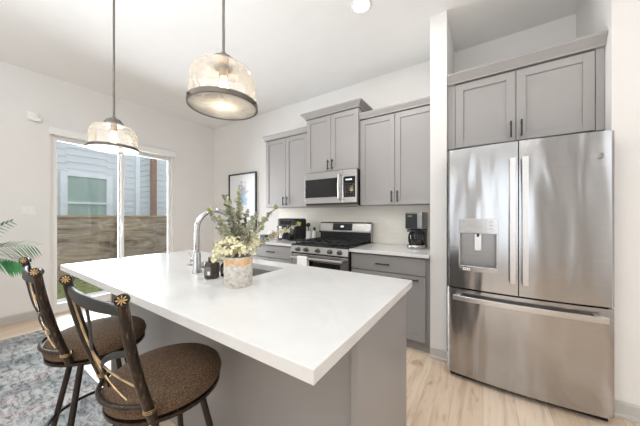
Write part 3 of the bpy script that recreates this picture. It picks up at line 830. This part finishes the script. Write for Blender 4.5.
MB().tube([(-0.031, 2.2, 1.132), (-0.031, 2.2, 1.105)], 0.008, 10).build('nozzle', 'black', ld, smooth=True)
# tray bezel under the opening, sticker on it
m = MB(); A = []
for k in range(9):
    x = hx0-0.006+(hx1-hx0+0.012)*k/8; y = fy_(x)
    A.append([m.bm.verts.new(p) for p in ((x, y-0.005, 0.845), (x, y+0.03, 0.845), (x, y+0.03, 0.885), (x, y-0.005, 0.885))])
for a, b_ in zip(A, A[1:]):
    for k in range(4): m.bm.faces.new((a[k], a[(k+1) % 4], b_[(k+1) % 4], b_[k]))
m.bm.faces.new(A[0]); m.bm.faces.new(list(reversed(A[-1])))
m.build('drip_tray', 'steel_small', ld, bevel=0.002)
for sx in (hx0-0.006, hx1-0.006):
    m = MB(); m.box(sx, sx+0.012, fy_(sx+0.006)-0.005, fy_(sx+0.006)+0.03, 0.885, 1.13); m.build('dispenser_bezel', 'steel_small', ld, bevel=0.002)
stx = hx0+0.045
st = box(stx-0.022, stx+0.028, fy_(stx)-0.0075, fy_(stx)-0.002, 0.852, 0.870).build('sticker', 'white_label', ld, label='small white sticker')
m = MB()
for k in range(3): m.box(stx-0.016+k*0.014, stx-0.008+k*0.014, fy_(stx)-0.0082, fy_(stx)-0.0074, 0.857, 0.865)
m.build('sticker_print', 'label', st)
# round badge with a script monogram
lx, lz = 0.592, 1.625
ly = fy_(lx)
bd = MB().lathe([(0, 0), (0.021, 0), (0.021, 0.002), (0.019, 0.003), (0, 0.003)], (lx, ly, lz), 28, 'Y').build('badge', 'steel_dark', rd, smooth=True)
m = MB()
def rcurve(cx_, cz_, r0, a0, a1, n=10, rx=1.0): return [(lx+cx_+r0*rx*math.cos(a0+(a1-a0)*k/n), ly-0.0036, lz+cz_+r0*math.sin(a0+(a1-a0)*k/n)) for k in range(n+1)]
m.tube(rcurve(0, 0, 0.0178, 0, 2*PI, 28), 0.0008, 5)
m.tube(rcurve(-0.005, 0.0, 0.0075, 0.6, 5.6, 12, 0.8), 0.0009, 5)
m.tube([(lx-0.006, ly-0.0036, lz), (lx+0.001, ly-0.0036, lz), (lx+0.0, ly-0.0036, lz-0.010), (lx-0.008, ly-0.0036, lz-0.0125)], 0.0009, 5)
m.tube(rcurve(0.007, 0.004, 0.0045, 0.4, 4.9, 8), 0.0009, 5); m.tube(rcurve(0.0065, -0.0045, 0.0055, 1.5, 5.6, 8), 0.0009, 5)
m.build('badge_monogram', 'steel_handle', bd)

# ------------------------------------------------------------------ pendants
def pendant(x, y, zr, label):
    t = thing('pendant_lamp', label, 'lamp', (x, y, H), 'glass pendant lamps over the island')
    MB().lathe([(0, 0), (0.062, 0), (0.062, -0.018), (0.02, -0.025), (0, -0.025)], (x, y, H), 28).build('ceiling_canopy', 'nickel', t, smooth=True)
    ztop = zr+0.188
    MB().tube([(x, y, H-0.02), (x, y, ztop)], 0.0065, 10).build('rod', 'nickel', t, smooth=True)
    MB().lathe([(0, 0.066), (0.011, 0.064), (0.013, 0.052), (0.030, 0.048), (0.044, 0.038), (0.047, 0.026), (0.050, 0.024), (0.058, 0.018), (0.060, -0.004), (0.0, -0.004)], (x, y, zr+0.170), 28).build('cap', 'nickel', t, smooth=True)
    pr = [(0.04, 0.166), (0.095, 0.163), (0.118, 0.154), (0.131, 0.136), (0.137, 0.11), (0.1405, 0.06), (0.1425, 0.0)]
    pin = [(r-0.003, z-0.002 if z > 0.1 else z) for r, z in reversed(pr)]
    MB().lathe(pr, (x, y, zr), 40).build('glass_shade', 'glass_shade', t, smooth=True)
    MB().lathe([(0, -0.0065), (0.1395, -0.0065), (0.1395, -0.003), (0, -0.003)], (x, y, zr), 40).build('bottom_diffuser', 'diffuser_glass', t, smooth=True)
    rg = MB().lathe([(0.140, -0.008), (0.1475, -0.008), (0.1475, 0.012), (0.140, 0.012), (0.140, -0.008)], (x, y, zr), 48).build('rim_band', 'nickel', t, smooth=True)
    for a in (0.4, 0.4+2*PI/3, 0.4+4*PI/3):
        sb = MB().lathe([(0, 0), (0.005, 0), (0.005, 0.008), (0, 0.009)], (0, 0, 0), 10, 'X')
        sb.xform(Matrix.Translation((x, y, zr)) @ Matrix.Rotation(a, 4, 'Z') @ Matrix.Translation((0.147, 0, 0)))
        sb.build('screw', 'nickel', rg, smooth=True)
    MB().cyl((x, y, zr+0.125), 0.019, 0.055, 20).build('socket', 'gold', t, smooth=True)
    MB().lathe([(0, 0), (0.012, 0.003), (0.020, 0.015), (0.023, 0.03), (0.018, 0.055), (0.0125, 0.075), (0.0125, 0.088), (0, 0.088)], (x, y, zr+0.042), 20).build('bulb', 'bulb', t, smooth=True)
    l = bpy.data.lights.new('bulb_light', 'POINT'); l.energy = 1.0; l.color = (1, 0.85, 0.62); l.shadow_soft_size = 0.03
    lo = bpy.data.objects.new('bulb_light', l); C.objects.link(lo); lo.location = (x, y, zr+0.045); attach(lo, t)
    return t
pendant(-0.962, 0.685, 1.748, 'seeded glass pendant lamp hanging nearer, over the front half of the island')
pendant(-2.245, 0.685, 1.748, 'seeded glass pendant lamp hanging farther, in front of the glass door')

# ------------------------------------------------------------------ recessed cans
for k, (cx, cy) in enumerate(CANS):
    t = thing('recessed_light', 'round recessed ceiling light glowing above the aisle beside the refrigerator' if k == 0 else 'round recessed ceiling light, one of those outside the frame', 'ceiling light', (cx, cy, H), 'recessed ceiling lights')
    MB().lathe([(0.078, 0), (0.088, -0.004), (0.078, -0.010), (0.066, -0.006), (0.066, 0)], (cx, cy, H), 32).build('trim_ring', 'trim', t, smooth=True)
    MB().lathe([(0, -0.004), (0.066, -0.004), (0.066, 0.0), (0, 0)], (cx, cy, H), 32).build('lens', 'can_lens', t, smooth=True)

# ------------------------------------------------------------------ wall things
pf = thing('framed_picture', 'black framed white picture of a blue watercolour figure on the back wall', 'picture', (-3.72, 3.05, 1.5))
ax0, ax1, az0, az1 = -4.10, -3.345, 1.02, 2.05
pm = MB(); y0, y1 = 3.025, 3.059; t_ = 0.022
pm.box(ax0, ax0+t_, y0, y1, az0, az1).box(ax1-t_, ax1, y0, y1, az0, az1).box(ax0+t_, ax1-t_, y0, y1, az0, az0+t_).box(ax0+t_, ax1-t_, y0, y1, az1-t_, az1)
pm.build('frame', 'frame_black', pf, bevel=0.002)
o = box(-0.355, 0.355, 0, 0.008, -0.49, 0.49).build('print', 'art', None)
o.location = ((ax0+ax1)/2, 3.045, 1.535); attach(o, pf)

def plate(y, z, wd, hg, label, name, cat, toggles=2):
    t = thing(name, label, cat, (XL, y, z))
    box(XL, XL+0.007, y-wd/2, y+wd/2, z-hg/2, z+hg/2).build('plate', 'white_plastic', t, bevel=0.002)
    for k in range(toggles):
        yy = y+(k-(toggles-1)/2)*0.046
        box(XL+0.007, XL+0.012, yy-0.016, yy+0.016, z-0.033, z+0.033).build('rocker', 'white_plastic', t, bevel=0.002)
plate(0.575, 1.325, 0.116, 0.116, 'white double light switch plate on the left wall', 'light_switch', 'light switch')
t = thing('wall_sensor', 'small white sensor box high on the left wall', 'sensor', (XL, 0.62, 2.44))
box(XL, XL+0.035, 0.56, 0.65, 2.43, 2.53).build('housing', 'white_plastic', t, bevel=0.01)
MB().box(XL+0.03, XL+0.06, 0.60, 0.67, 2.42, 2.47).build('lens_cover', 'white_plastic', t, bevel=0.006)

# ------------------------------------------------------------------ rug
rg = MB(); n = 12
rg.box(-4.06, -1.80, -1.6, 0.64, 0.001, 0.009)
tag(rg.build('area_rug', 'rug', bevel=0.004), 'faded grey distressed area rug under the bar stools', 'rug')

# ------------------------------------------------------------------ counter stools
SEAT = 0.665
def stool(label):
    t = thing('bar_stool', label, 'stool', (0, 0, 0), 'bar stools at the island')
    # cushion: centre at origin, back towards -Y
    R = 0.198
    MB().lathe([(0, SEAT-0.072), (R*0.9, SEAT-0.072), (R*0.99, SEAT-0.062), (R*1.02, SEAT-0.04), (R*0.985, SEAT-0.018), (R*0.9, SEAT-0.004), (R*0.6, SEAT+0.003), (0, SEAT+0.005)], (0, 0, 0), 48).build('seat', 'suede', t, smooth=True)
    MB().lathe([(0, SEAT-0.092), (R*0.93, SEAT-0.092), (R*0.99, SEAT-0.086), (R*0.99, SEAT-0.074), (R*0.9, SEAT-0.071), (0, SEAT-0.071)], (0, 0, 0), 48).build('seat_rim', 'post', t, smooth=True)
    MB().lathe([(0, SEAT-0.135), (0.10, SEAT-0.135), (0.11, SEAT-0.125), (0.11, SEAT-0.1), (0.07, SEAT-0.092), (0, SEAT-0.092)], (0, 0, 0), 32).build('swivel_plate', 'leg', t, smooth=True)
    for sx in (-1, 1):
        for sy in (-1, 1):
            p0 = Vector((sx*0.085, sy*0.085, SEAT-0.12)); p1 = Vector((sx*0.175, sy*0.175, 0.012))
            lg = MB().tube([p0, p0.lerp(p1, 0.5), p1], 0.0125, 12).build('leg', 'leg', t, smooth=True)
            MB().cyl((p1.x, p1.y, 0.0), 0.016, 0.02, 14).build('foot_cap', 'black', lg, smooth=True)
    fr_ = (SEAT-0.12-0.24)/(SEAT-0.132); rr = (0.085+0.09*fr_)*math.sqrt(2)
    m = MB(); seg = 48
    m.tube([(rr*math.cos(2*PI*k/seg), rr*math.sin(2*PI*k/seg), 0.24) for k in range(seg+1)], 0.009, 10)
    m.build('foot_ring', 'leg', t, smooth=True)
    # back
    zb, ztp = 0.610, 1.025
    def post_pt(s_, v):   # v: 0 bottom .. 1 top
        x = s_*(0.172 + 0.046*v); y = -0.135 - 0.10*v + 0.010*math.sin(PI*v)*-1
        return Vector((x, y, zb + (ztp-zb)*v))
    for s_ in (-1, 1):
        pts = [post_pt(s_, k/14) for k in range(15)]
        p = MB().tube(pts, [0.0145]*15, 14).build('back_post', 'post', t, smooth=True)
        # top scroll with a rosette facing back
        c = post_pt(s_, 1.0)
        mt = Matrix.Translation(c + Vector((0, 0.0, 0.004))) @ Matrix.Rotation(math.radians(62), 4, 'Z') @ Matrix.Rotation(-0.2, 4, 'X')
        sc_ = MB().lathe([(0, -0.017), (0.0145, -0.017), (0.0165, -0.014), (0.0150, -0.010), (0.0150, 0.010), (0.0175, 0.014), (0.0165, 0.017), (0, 0.017)], (0, 0, 0), 24, 'Y').xform(mt).build('scroll', 'post', p, smooth=True)
        for fz in (1, -1):
            m = MB()
            for k in range(8):
                a = 2*PI*k/8
                m.tube([(0.003*math.cos(a), -0.0175*fz, 0.003*math.sin(a)), (0.009*math.cos(a), -0.0188*fz, 0.009*math.sin(a)), (0.0132*math.cos(a), -0.0175*fz, 0.0132*math.sin(a))], [0.0010, 0.0021, 0.0012], 6)
            m.tube([(0, -0.017*fz, 0), (0, -0.0205*fz, 0)], 0.003, 10)
            m.xform(mt).build('rosette', 'gold', p, smooth=True)
        # binding wire at the foot of the post
        m = MB(); c = post_pt(s_, 0.10)
        for dz in (-0.004, 0.001, 0.006):
            m.tube([(c.x+0.0172*math.cos(2*PI*k/16), c.y+0.0172*math.sin(2*PI*k/16), c.z+dz) for k in range(17)], 0.0011, 6)
        m.build('binding', 'gold', p, smooth=True)
    def bp(u, v, off=0.0):   # point in the back's curved surface; u 0 left .. 1 right
        a, b_ = post_pt(-1, v), post_pt(1, v)
        q = a.lerp(b_, u); q.y -= 0.022*math.sin(PI*u) + off
        return q
    # crest rail: tall curved band
    m = MB(); A = []; n = 20
    for k in range(n+1):
        u = 0.02+0.96*k/n; c = bp(u, 0.925)
        hgt = 0.013+0.007*math.sin(PI*u); th = 0.006
        A.append([m.bm.verts.new(c+Vector(q)) for q in ((0, -th, -hgt), (0, th, -hgt), (0, th, hgt), (0, -th, hgt))])
    for a, b_ in zip(A, A[1:]):
        for k in range(4): m.bm.faces.new((a[k], a[(k+1) % 4], b_[(k+1) % 4], b_[k]))
    m.bm.faces.new(A[0]); m.bm.faces.new(list(reversed(A[-1])))
    m.build('crest_rail', 'pewter', t, smooth=True, bevel=0.003)
    # lower hoop round the back of the cushion
    pts = []
    for k in range(17):
        a = math.radians(218 + (322-218)*k/16)
        pts.append((0.207*math.cos(a), 0.207*math.sin(a), 0.650))
    MB().tube(pts, 0.0080, 12).build('lower_rail', 'post', t, smooth=True)
    # iron straps and gold twigs
    def path(uv, n=14):
        q = []
        for i in range(n+1):
            tt = i/n*(len(uv)-1); j = min(int(tt), len(uv)-2); f = tt-j
            P = [uv[max(j-1, 0)], uv[j], uv[j+1], uv[min(j+2, len(uv)-1)]]
            c = [0.5*((2*P[1][d])+(-P[0][d]+P[2][d])*f+(2*P[0][d]-5*P[1][d]+4*P[2][d]-P[3][d])*f*f+(-P[0][d]+3*P[1][d]-3*P[2][d]+P[3][d])*f**3) for d in (0, 1)]
            q.append(bp(c[0], c[1]))
        return q
    MB().tube(path([(0.52, 0.91), (0.50, 0.75), (0.40, 0.58), (0.25, 0.44)]), 0.010, 8, flat=0.35, up=(0, 1, 0)).build('back_strap', 'pewter', t, smooth=True)
    MB().tube(path([(0.97, 0.60), (0.72, 0.52), (0.46, 0.36), (0.34, 0.10)]), 0.010, 8, flat=0.35, up=(0, 1, 0)).build('back_strap', 'pewter', t, smooth=True)
    MB().tube(path([(0.03, 0.86), (0.12, 0.66), (0.25, 0.46), (0.58, 0.36), (0.97, 0.30)]), 0.0032, 8).build('twig', 'twig', t, smooth=True)
    MB().tube(path([(0.04, 0.60), (0.22, 0.46), (0.42, 0.26), (0.78, 0.07)]), 0.0032, 8).build('twig', 'twig', t, smooth=True)
    MB().tube(path([(0.25, 0.46), (0.20, 0.28), (0.12, 0.08)]), 0.0032, 8).build('twig', 'twig', t, smooth=True)
    return t
st1 = stool('brown-seated metal bar stool nearer the island corner, largest in view')
st2 = copy_tree(st1)
st2['label'] = 'brown-seated metal bar stool nearer the glass door, partly behind the other stool'
st1.location = (-1.058, 0.495, 0.0); st1.rotation_euler = (0, 0, math.radians(3))
st2.location = (-1.675, 0.45, 0.009); st2.rotation_euler = (0, 0, math.radians(-3))

# ------------------------------------------------------------------ flower pot on the island
RIGHT = Vector((math.cos(YAW), math.sin(YAW), 0)); FWD = Vector((-math.sin(YAW), math.cos(YAW), 0))
PX, PY = -1.025, 0.815
pot = thing('flower_pot', 'speckled cement pot of eucalyptus and cream flowers on the island', 'potted plant', (PX, PY, 0.915))
Z0 = 0.9155; ph = 0.145; pr_ = 0.070
MB().lathe([(0, 0), (pr_*0.93, 0), (pr_*0.96, 0.004), (pr_, ph), (pr_-0.008, ph), (pr_-0.010, ph-0.02), (0, ph-0.02)], (PX, PY, Z0), 40).build('pot', 'cement', pot, smooth=True)
m = MB(); n = 48; A, B = [], []
for k in range(n):
    a = 2*PI*k/n; r = pr_+0.0008
    zl = ph-0.036+0.004*math.sin(a*5)+0.003*math.sin(a*11+1); zh = ph-0.010+0.003*math.sin(a*4+2)
    A.append(m.bm.verts.new((PX+(r-0.001)*math.cos(a), PY+(r-0.001)*math.sin(a), Z0+zl))); B.append(m.bm.verts.new((PX+r*math.cos(a), PY+r*math.sin(a), Z0+zh)))
for k in range(n): m.bm.faces.new((A[k], A[(k+1) % n], B[(k+1) % n], B[k]))
m.build('painted_band', 'band', pot, smooth=True)
MB().cyl((PX, PY, Z0+ph-0.021), pr_-0.011, 0.004, 24).build('soil', 'soil', pot)
rnd = random.Random(3)
def leaf(m, c, d, up, L, W):
    d = d.normalized(); s_ = d.cross(up).normalized(); nn = s_.cross(d).normalized()
    ring = []
    for t_, w_ in ((0, 0.12), (0.25, 0.8), (0.55, 1.0), (0.82, 0.68), (1.0, 0.1)):
        p = c + d*L*t_ + nn*(0.12*L*math.sin(PI*t_))
        ring.append((m.bm.verts.new(p - s_*W*w_/2), m.bm.verts.new(p + nn*(-0.05*L)), m.bm.verts.new(p + s_*W*w_/2)))
    for a, b_ in zip(ring, ring[1:]):
        m.bm.faces.new((a[0], a[1], b_[1], b_[0])); m.bm.faces.new((a[1], a[2], b_[2], b_[1]))
base = Vector((PX, PY, Z0+ph-0.02))
#          right   up    depth  leaf  mat
stems = [(-0.135, 0.245, -0.03, 0.024, 'leaf'), (-0.085, 0.27, 0.05, 0.026, 'leaf'), (-0.055, 0.315, -0.03, 0.028, 'leaf'),
         (-0.005, 0.335, 0.02, 0.030, 'leaf_pale'), (-0.03, 0.29, -0.05, 0.028, 'leaf'), (0.03, 0.25, 0.06, 0.024, 'leaf'), (-0.07, 0.22, -0.07, 0.026, 'leaf'),
         (0.10, 0.235, -0.02, 0.024, 'leaf'), (0.185, 0.265, 0.03, 0.024, 'leaf_pale'), (0.13, 0.16, -0.04, 0.024, 'leaf_pale'),
         (0.30, 0.175, 0.02, 0.025, 'leaf_pale'), (0.07, 0.18, -0.06, 0.022, 'leaf'), (-0.10, 0.16, -0.02, 0.022, 'leaf_pale')]
for (r_, u_, f_, ls, mt_) in stems:
    tip = base + RIGHT*r_ + Vector((0, 0, u_+0.0)) + FWD*f_
    st_ = base + RIGHT*r_*0.12 + FWD*f_*0.12
    c1 = st_ + Vector((0, 0, u_*0.45)) + RIGHT*r_*0.05; c2 = tip - (Vector((0, 0, 1))*u_*0.25 + RIGHT*r_*0.35)
    pts = bez(st_, c1, c2, tip, 14)
    br = MB().tube(pts, [0.0026-0.0012*k/14 for k in range(15)], 6).build('branch', 'stem', pot, smooth=True)
    m = MB(); nl = int((tip-st_).length/0.0108)
    for k in range(nl):
        t_ = 0.28 + 0.72*k/(nl-1); i = min(int(t_*14), 13); f = t_*14-i
        p = pts[i].lerp(pts[i+1], f); ax = (pts[i+1]-pts[i]).normalized()
        a = rnd.uniform(0, PI)
        q = ax.orthogonal().normalized()
        for sgn in (0, PI):
            dirv = Matrix.Rotation(a+sgn, 3, ax) @ q
            dirv = (dirv + ax*rnd.uniform(0.25, 0.7)).normalized()
            s_ = ls*rnd.uniform(0.68, 1.02)*(1.0 if t_ < 0.85 else 0.7)
            leaf(m, p, dirv, Vector((rnd.uniform(-1, 1), rnd.uniform(-1, 1), rnd.uniform(0.2, 1))), s_, s_*0.85)
    o = m.build('leaves', mt_, br, smooth=True)
    # lime tip
    if r_ in (-0.135, -0.005, 0.185, 0.30, 0.13):
        m = MB()
        for k in range(6):
            dv = Vector((rnd.uniform(-1, 1), rnd.uniform(-1, 1), rnd.uniform(0, 1)))
            leaf(m, tip, dv, Vector((0.3, 0.2, 1)), 0.020, 0.018)
        m.build('leaf_tip', 'leaf_lime', br, smooth=True, label='lime green leaf tip')
# cream flower heads
heads = [(-0.095, 0.035, -0.02, 0.030), (-0.07, 0.075, 0.0, 0.030), (-0.035, 0.045, -0.05, 0.032), (0.0, 0.05, -0.055, 0.036), (0.035, 0.06, -0.05, 0.034), (0.065, 0.05, -0.03, 0.034), (0.085, 0.085, 0.0, 0.024),
         (0.0, 0.09, -0.02, 0.030), (-0.03, 0.10, -0.03, 0.026), (-0.11, 0.065, 0.03, 0.022), (0.04, 0.1, 0.02, 0.026), (-0.10, 0.012, -0.04, 0.020)]
for (r_, u_, f_, R_) in heads:
    c = base + RIGHT*r_ + FWD*f_ + Vector((0, 0, u_))
    br = MB().tube(bez(base+RIGHT*r_*0.2, base+RIGHT*r_*0.4+Vector((0, 0, u_*0.5)), c-Vector((0, 0, 0.02)), c, 6), 0.0016, 5).build('flower_stem', 'stem', pot, smooth=True)
    m = MB()
    for k in range(34):
        a, z = rnd.uniform(0, 2*PI), rnd.uniform(-0.5, 1)
        rr = math.sqrt(max(0, 1-z*z)); nrm = Vector((rr*math.cos(a), rr*math.sin(a), z))
        p = c + nrm*R_*rnd.uniform(0.75, 1.0)
        q = nrm.orthogonal().normalized()
        for j in range(4):
            dv = Matrix.Rotation(j*PI/2+a, 3, nrm) @ q
            leaf(m, p, dv + nrm*0.35, nrm, 0.010, 0.0095)
    m.build('flower_head', 'petal', br, smooth=True)

# ------------------------------------------------------------------ counter-top things
ZC = 0.9155
# coffee maker
cmx, cmy = -0.60, 2.80
cm = thing('coffee_maker', 'black and steel drip coffee maker beside the right-hand wall stub', 'coffee maker', (cmx, cmy, 0.915))
rz = Matrix.Translation((cmx, cmy, ZC)) @ Matrix.Rotation(math.radians(-7), 4, 'Z')
def cmb(m, name, mat, parent=cm, **k): return m.xform(rz).build(name, mat, parent, **k)
cmb(MB().lathe([(0, 0), (0.088, 0), (0.092, 0.006), (0.092, 0.03), (0.086, 0.038), (0, 0.038)], (0, -0.01, 0), 36), 'base', 'steel_small', smooth=True)
cmb(MB().box(-0.085, 0.085, 0.03, 0.11, 0.0, 0.25), 'rear_column', 'black', bevel=0.01)
cmb(MB().box(-0.09, 0.09, -0.085, 0.11, 0.205, 0.385), 'brew_head', 'steel_dark', bevel=0.012, seg=3)
cmb(MB().box(-0.084, 0.040, -0.089, -0.084, 0.215, 0.372), 'control_face', 'black', bevel=0.002)
cmb(MB().box(-0.060, -0.012, -0.0905, -0.0885, 0.335, 0.352), 'display_digits', 'label')
cmb(MB().lathe([(0, 0), (0.066, 0), (0.078, 0.03), (0.080, 0.08), (0.070, 0.12), (0.060, 0.135)], (0, -0.015, 0.040), 36), 'carafe', 'glass', smooth=True)
cmb(MB().lathe([(0, 0.0), (0.064, 0), (0.076, 0.03), (0.077, 0.055), (0, 0.055)], (0, -0.015, 0.0415), 36), 'coffee', 'amber', smooth=True)
cmb(MB().lathe([(0.062, 0), (0.088, 0.0), (0.088, 0.022), (0, 0.025)], (0, -0.015, 0.176), 36), 'carafe_lid', 'black', smooth=True)
cmb(MB().tube([(0.03, -0.085, 0.185), (0.045, -0.125, 0.17), (0.045, -0.125, 0.09), (0.03, -0.088, 0.07)], 0.009, 8), 'carafe_handle', 'black', smooth=True)

# air fryer
afx, afy = -2.31, 2.76
af = thing('air_fryer', 'black countertop air fryer with a shiny drawer, left of the range', 'air fryer', (afx, afy, 0.915))
MB().box(afx-0.165, afx+0.165, afy-0.12, afy+0.16, ZC+0.01, ZC+0.31).build('body', 'black', af, bevel=0.03, seg=4)
dw = MB(); n = 12; A = []
for k in range(n+1):
    x = afx-0.14+0.28*k/n; u = (k/n-0.5)*2; y = afy-0.125-0.028*(1-u*u)
    A.append([dw.bm.verts.new(p) for p in ((x, y, ZC+0.03), (x, afy-0.115, ZC+0.03), (x, afy-0.115, ZC+0.20), (x, y, ZC+0.20))])
for a, b_ in zip(A, A[1:]):
    for k in range(4): dw.bm.faces.new((a[k], a[(k+1) % 4], b_[(k+1) % 4], b_[k]))
dw.bm.faces.new(A[0]); dw.bm.faces.new(list(reversed(A[-1])))
dd = dw.build('drawer', 'black_glass', af, smooth=True)
MB().tube([(afx-0.05, afy-0.15, ZC+0.13), (afx-0.05, afy-0.195, ZC+0.13), (afx+0.05, afy-0.195, ZC+0.13), (afx+0.05, afy-0.15, ZC+0.13)], 0.009, 10).build('handle', 'chrome', dd, smooth=True)
MB().box(afx-0.10, afx+0.10, afy-0.124, afy-0.118, ZC+0.225, ZC+0.28).build('display', 'black_glass', af)
for s_ in (-1, 1):
    for q in (-1, 1): MB().cyl((afx+s_*0.12, afy+0.02+q*0.1, ZC), 0.012, 0.03, 12).build('foot', 'black', af)

# utensil crocks
def crock(x, y, label, blk):
    t = thing('utensil_crock', label, 'crock', (x, y, 0.915), 'crocks beside the range')
    MB().lathe([(0, 0), (0.034, 0), (0.036, 0.005), (0.036, 0.135), (0.031, 0.135), (0.031, 0.012), (0, 0.012)], (x, y, ZC), 28).build('crock_body', 'ceramic', t, smooth=True)
    return t
crock(-2.085, 2.87, 'white crock holding black utensils, farther from the range', 0)
crock(-2.004, 2.90, 'white crock holding utensils, right beside the range', 1)
lad = thing('ladle', 'black ladle standing in the left white crock', 'ladle', (-2.08, 2.87, ZC+0.013))
MB().tube([(-2.09, 2.885, ZC+0.014), (-2.082, 2.872, ZC+0.12), (-2.075, 2.862, ZC+0.20)], 0.0055, 8).build('handle', 'black', lad, smooth=True)
sp = MB().lathe([(0, -0.018), (0.02, -0.013), (0.030, 0.0), (0.032, 0.010), (0.028, 0.008), (0, -0.010)], (0, 0, 0), 20)
sp.xform(Matrix.Translation((-2.073, 2.855, ZC+0.215)) @ Matrix.Rotation(1.1, 4, 'X') @ Matrix.Rotation(0.3, 4, 'Y')).build('bowl', 'black', lad, smooth=True)
spt = thing('spatula', 'dark spatula standing in the right white crock', 'spatula', (-2.0, 2.9, ZC+0.013))
MB().tube([(-2.008, 2.91, ZC+0.014), (-1.995, 2.895, ZC+0.15)], 0.0055, 8).build('handle', 'bronze', spt, smooth=True)
MB().box(-2.012, -1.978, 2.890, 2.896, ZC+0.145, ZC+0.185).build('blade', 'black', spt, bevel=0.004)

# small things at the counter's left end
t = thing('storage_tin', 'low black box at the far left end of the counter', 'box', (-2.70, 2.62, 0.915))
box(-2.755, -2.645, 2.58, 2.66, ZC, ZC+0.055).build('tin_body', 'black', t, bevel=0.004)
box(-2.757, -2.643, 2.578, 2.662, ZC+0.055, ZC+0.068).build('lid', 'black', t, bevel=0.003)
t = thing('canister', 'white lidded canister between the black box and the blush bottle', 'canister', (-2.60, 2.66, 0.915))
MB().lathe([(0, 0), (0.040, 0), (0.043, 0.004), (0.043, 0.11), (0, 0.11)], (-2.60, 2.66, ZC), 28).build('canister_body', 'ceramic', t, smooth=True)
MB().lathe([(0, 0), (0.044, 0), (0.044, 0.014), (0.01, 0.02), (0.01, 0.03), (0, 0.032)], (-2.60, 2.66, ZC+0.1105), 28).build('lid', 'ceramic', t, smooth=True)
t = thing('bottle', 'blush pink bottle standing left of the air fryer', 'bottle', (-2.505, 2.69, 0.915))
MB().lathe([(0, 0), (0.030, 0), (0.033, 0.005), (0.033, 0.12), (0.025, 0.145), (0.012, 0.16), (0.012, 0.18), (0, 0.18)], (-2.505, 2.69, ZC), 28).build('bottle_body', 'pink', t, smooth=True)
MB().cyl((-2.505, 2.69, ZC+0.178), 0.014, 0.022, 16).build('cap', 'bronze', t, smooth=True)

# ------------------------------------------------------------------ palm by the left wall
pp = thing('potted_palm', 'green potted palm standing by the left wall, fronds reaching into view', 'potted plant', (-4.08, -0.35, 0))
bx_, by_ = -4.08, -0.35
MB().lathe([(0, 0), (0.13, 0), (0.17, 0.30), (0.175, 0.33), (0.155, 0.33), (0.15, 0.29), (0, 0.29)], (bx_, by_, 0.0095), 32).build('pot', 'ceramic', pp, smooth=True)
MB().cyl((bx_, by_, 0.29), 0.148, 0.008, 24).build('soil', 'soil', pp)
def frond(tip, ctrl, L=0.17, nl=34, droop=0.25):
    b0 = Vector((bx_, by_, 0.30)); tip, ctrl = Vector(tip), Vector(ctrl)
    pts = bez(b0, b0+(ctrl-b0)*0.7+Vector((0, 0, 0.05)), ctrl, tip, 24)
    s_ = MB().tube(pts, [0.006-0.0045*k/24 for k in range(25)], 6).build('frond_stem', 'palm', pp, smooth=True)
    m = MB()
    for k in range(nl):
        t_ = 0.38+0.62*k/(nl-1); i = min(int(t_*24), 23); p = pts[i].lerp(pts[i+1], t_*24-i)
        ax = (pts[i+1]-pts[i]).normalized()
        side = (ax.cross(Vector((0, 0, 1))).normalized()*0.45 + ax.cross(p - Vector((0, 0, 1.26))).normalized()).normalized()
        ln = L*math.sin(PI*min(1, 0.18+0.80*(1-abs(t_-0.62)/0.62)))**0.5*(1.0 if t_ < 0.85 else 1.0-(t_-0.85)*3.5)
        for sg in (-1, 1):
            dv = (side*sg*0.8 + ax*0.75 + Vector((0, 0, -droop+rnd.uniform(-0.08, 0.08)))).normalized()
            up_ = Vector((0, 0, 1)) + side*sg*0.4
            s2 = dv.cross(up_).normalized(); prev = None; wd = 0.016
            for j, (tt, ww) in enumerate(((0, 0.4), (0.3, 1), (0.65, 0.8), (1.0, 0.05))):
                q = p + dv*ln*tt + Vector((0, 0, -0.25*ln*tt*tt))
                cur = (m.bm.verts.new(q-s2*wd*ww), m.bm.verts.new(q+s2*wd*ww))
                if prev: m.bm.faces.new((prev[0], prev[1], cur[1], cur[0]))
                prev = cur
    m.build('leaflets', 'palm', s_, smooth=True)
frond((-3.72, 0.50, 0.96), (-3.9, 0.16, 1.02), L=0.20, nl=30)
frond((-3.76, 0.42, 0.80), (-3.92, 0.12, 0.98), L=0.19, nl=30)
frond((-4.02, 0.38, 1.20), (-4.08, 0.08, 1.02), L=0.11, nl=20)
frond((-4.10, 0.16, 1.22), (-4.12, -0.02, 1.12), L=0.15, droop=0.1)
frond((-3.85, 0.22, 0.86), (-3.98, 0.05, 1.05), L=0.15)
frond((-3.55, 0.0, 1.05), (-3.8, -0.2, 1.15))
frond((-4.2, -0.9, 1.15), (-4.15, -0.65, 1.2))
frond((-3.6, -0.7, 1.1), (-3.8, -0.5, 1.2))
frond((-4.35, 0.05, 1.35), (-4.2, -0.15, 1.2), L=0.14)
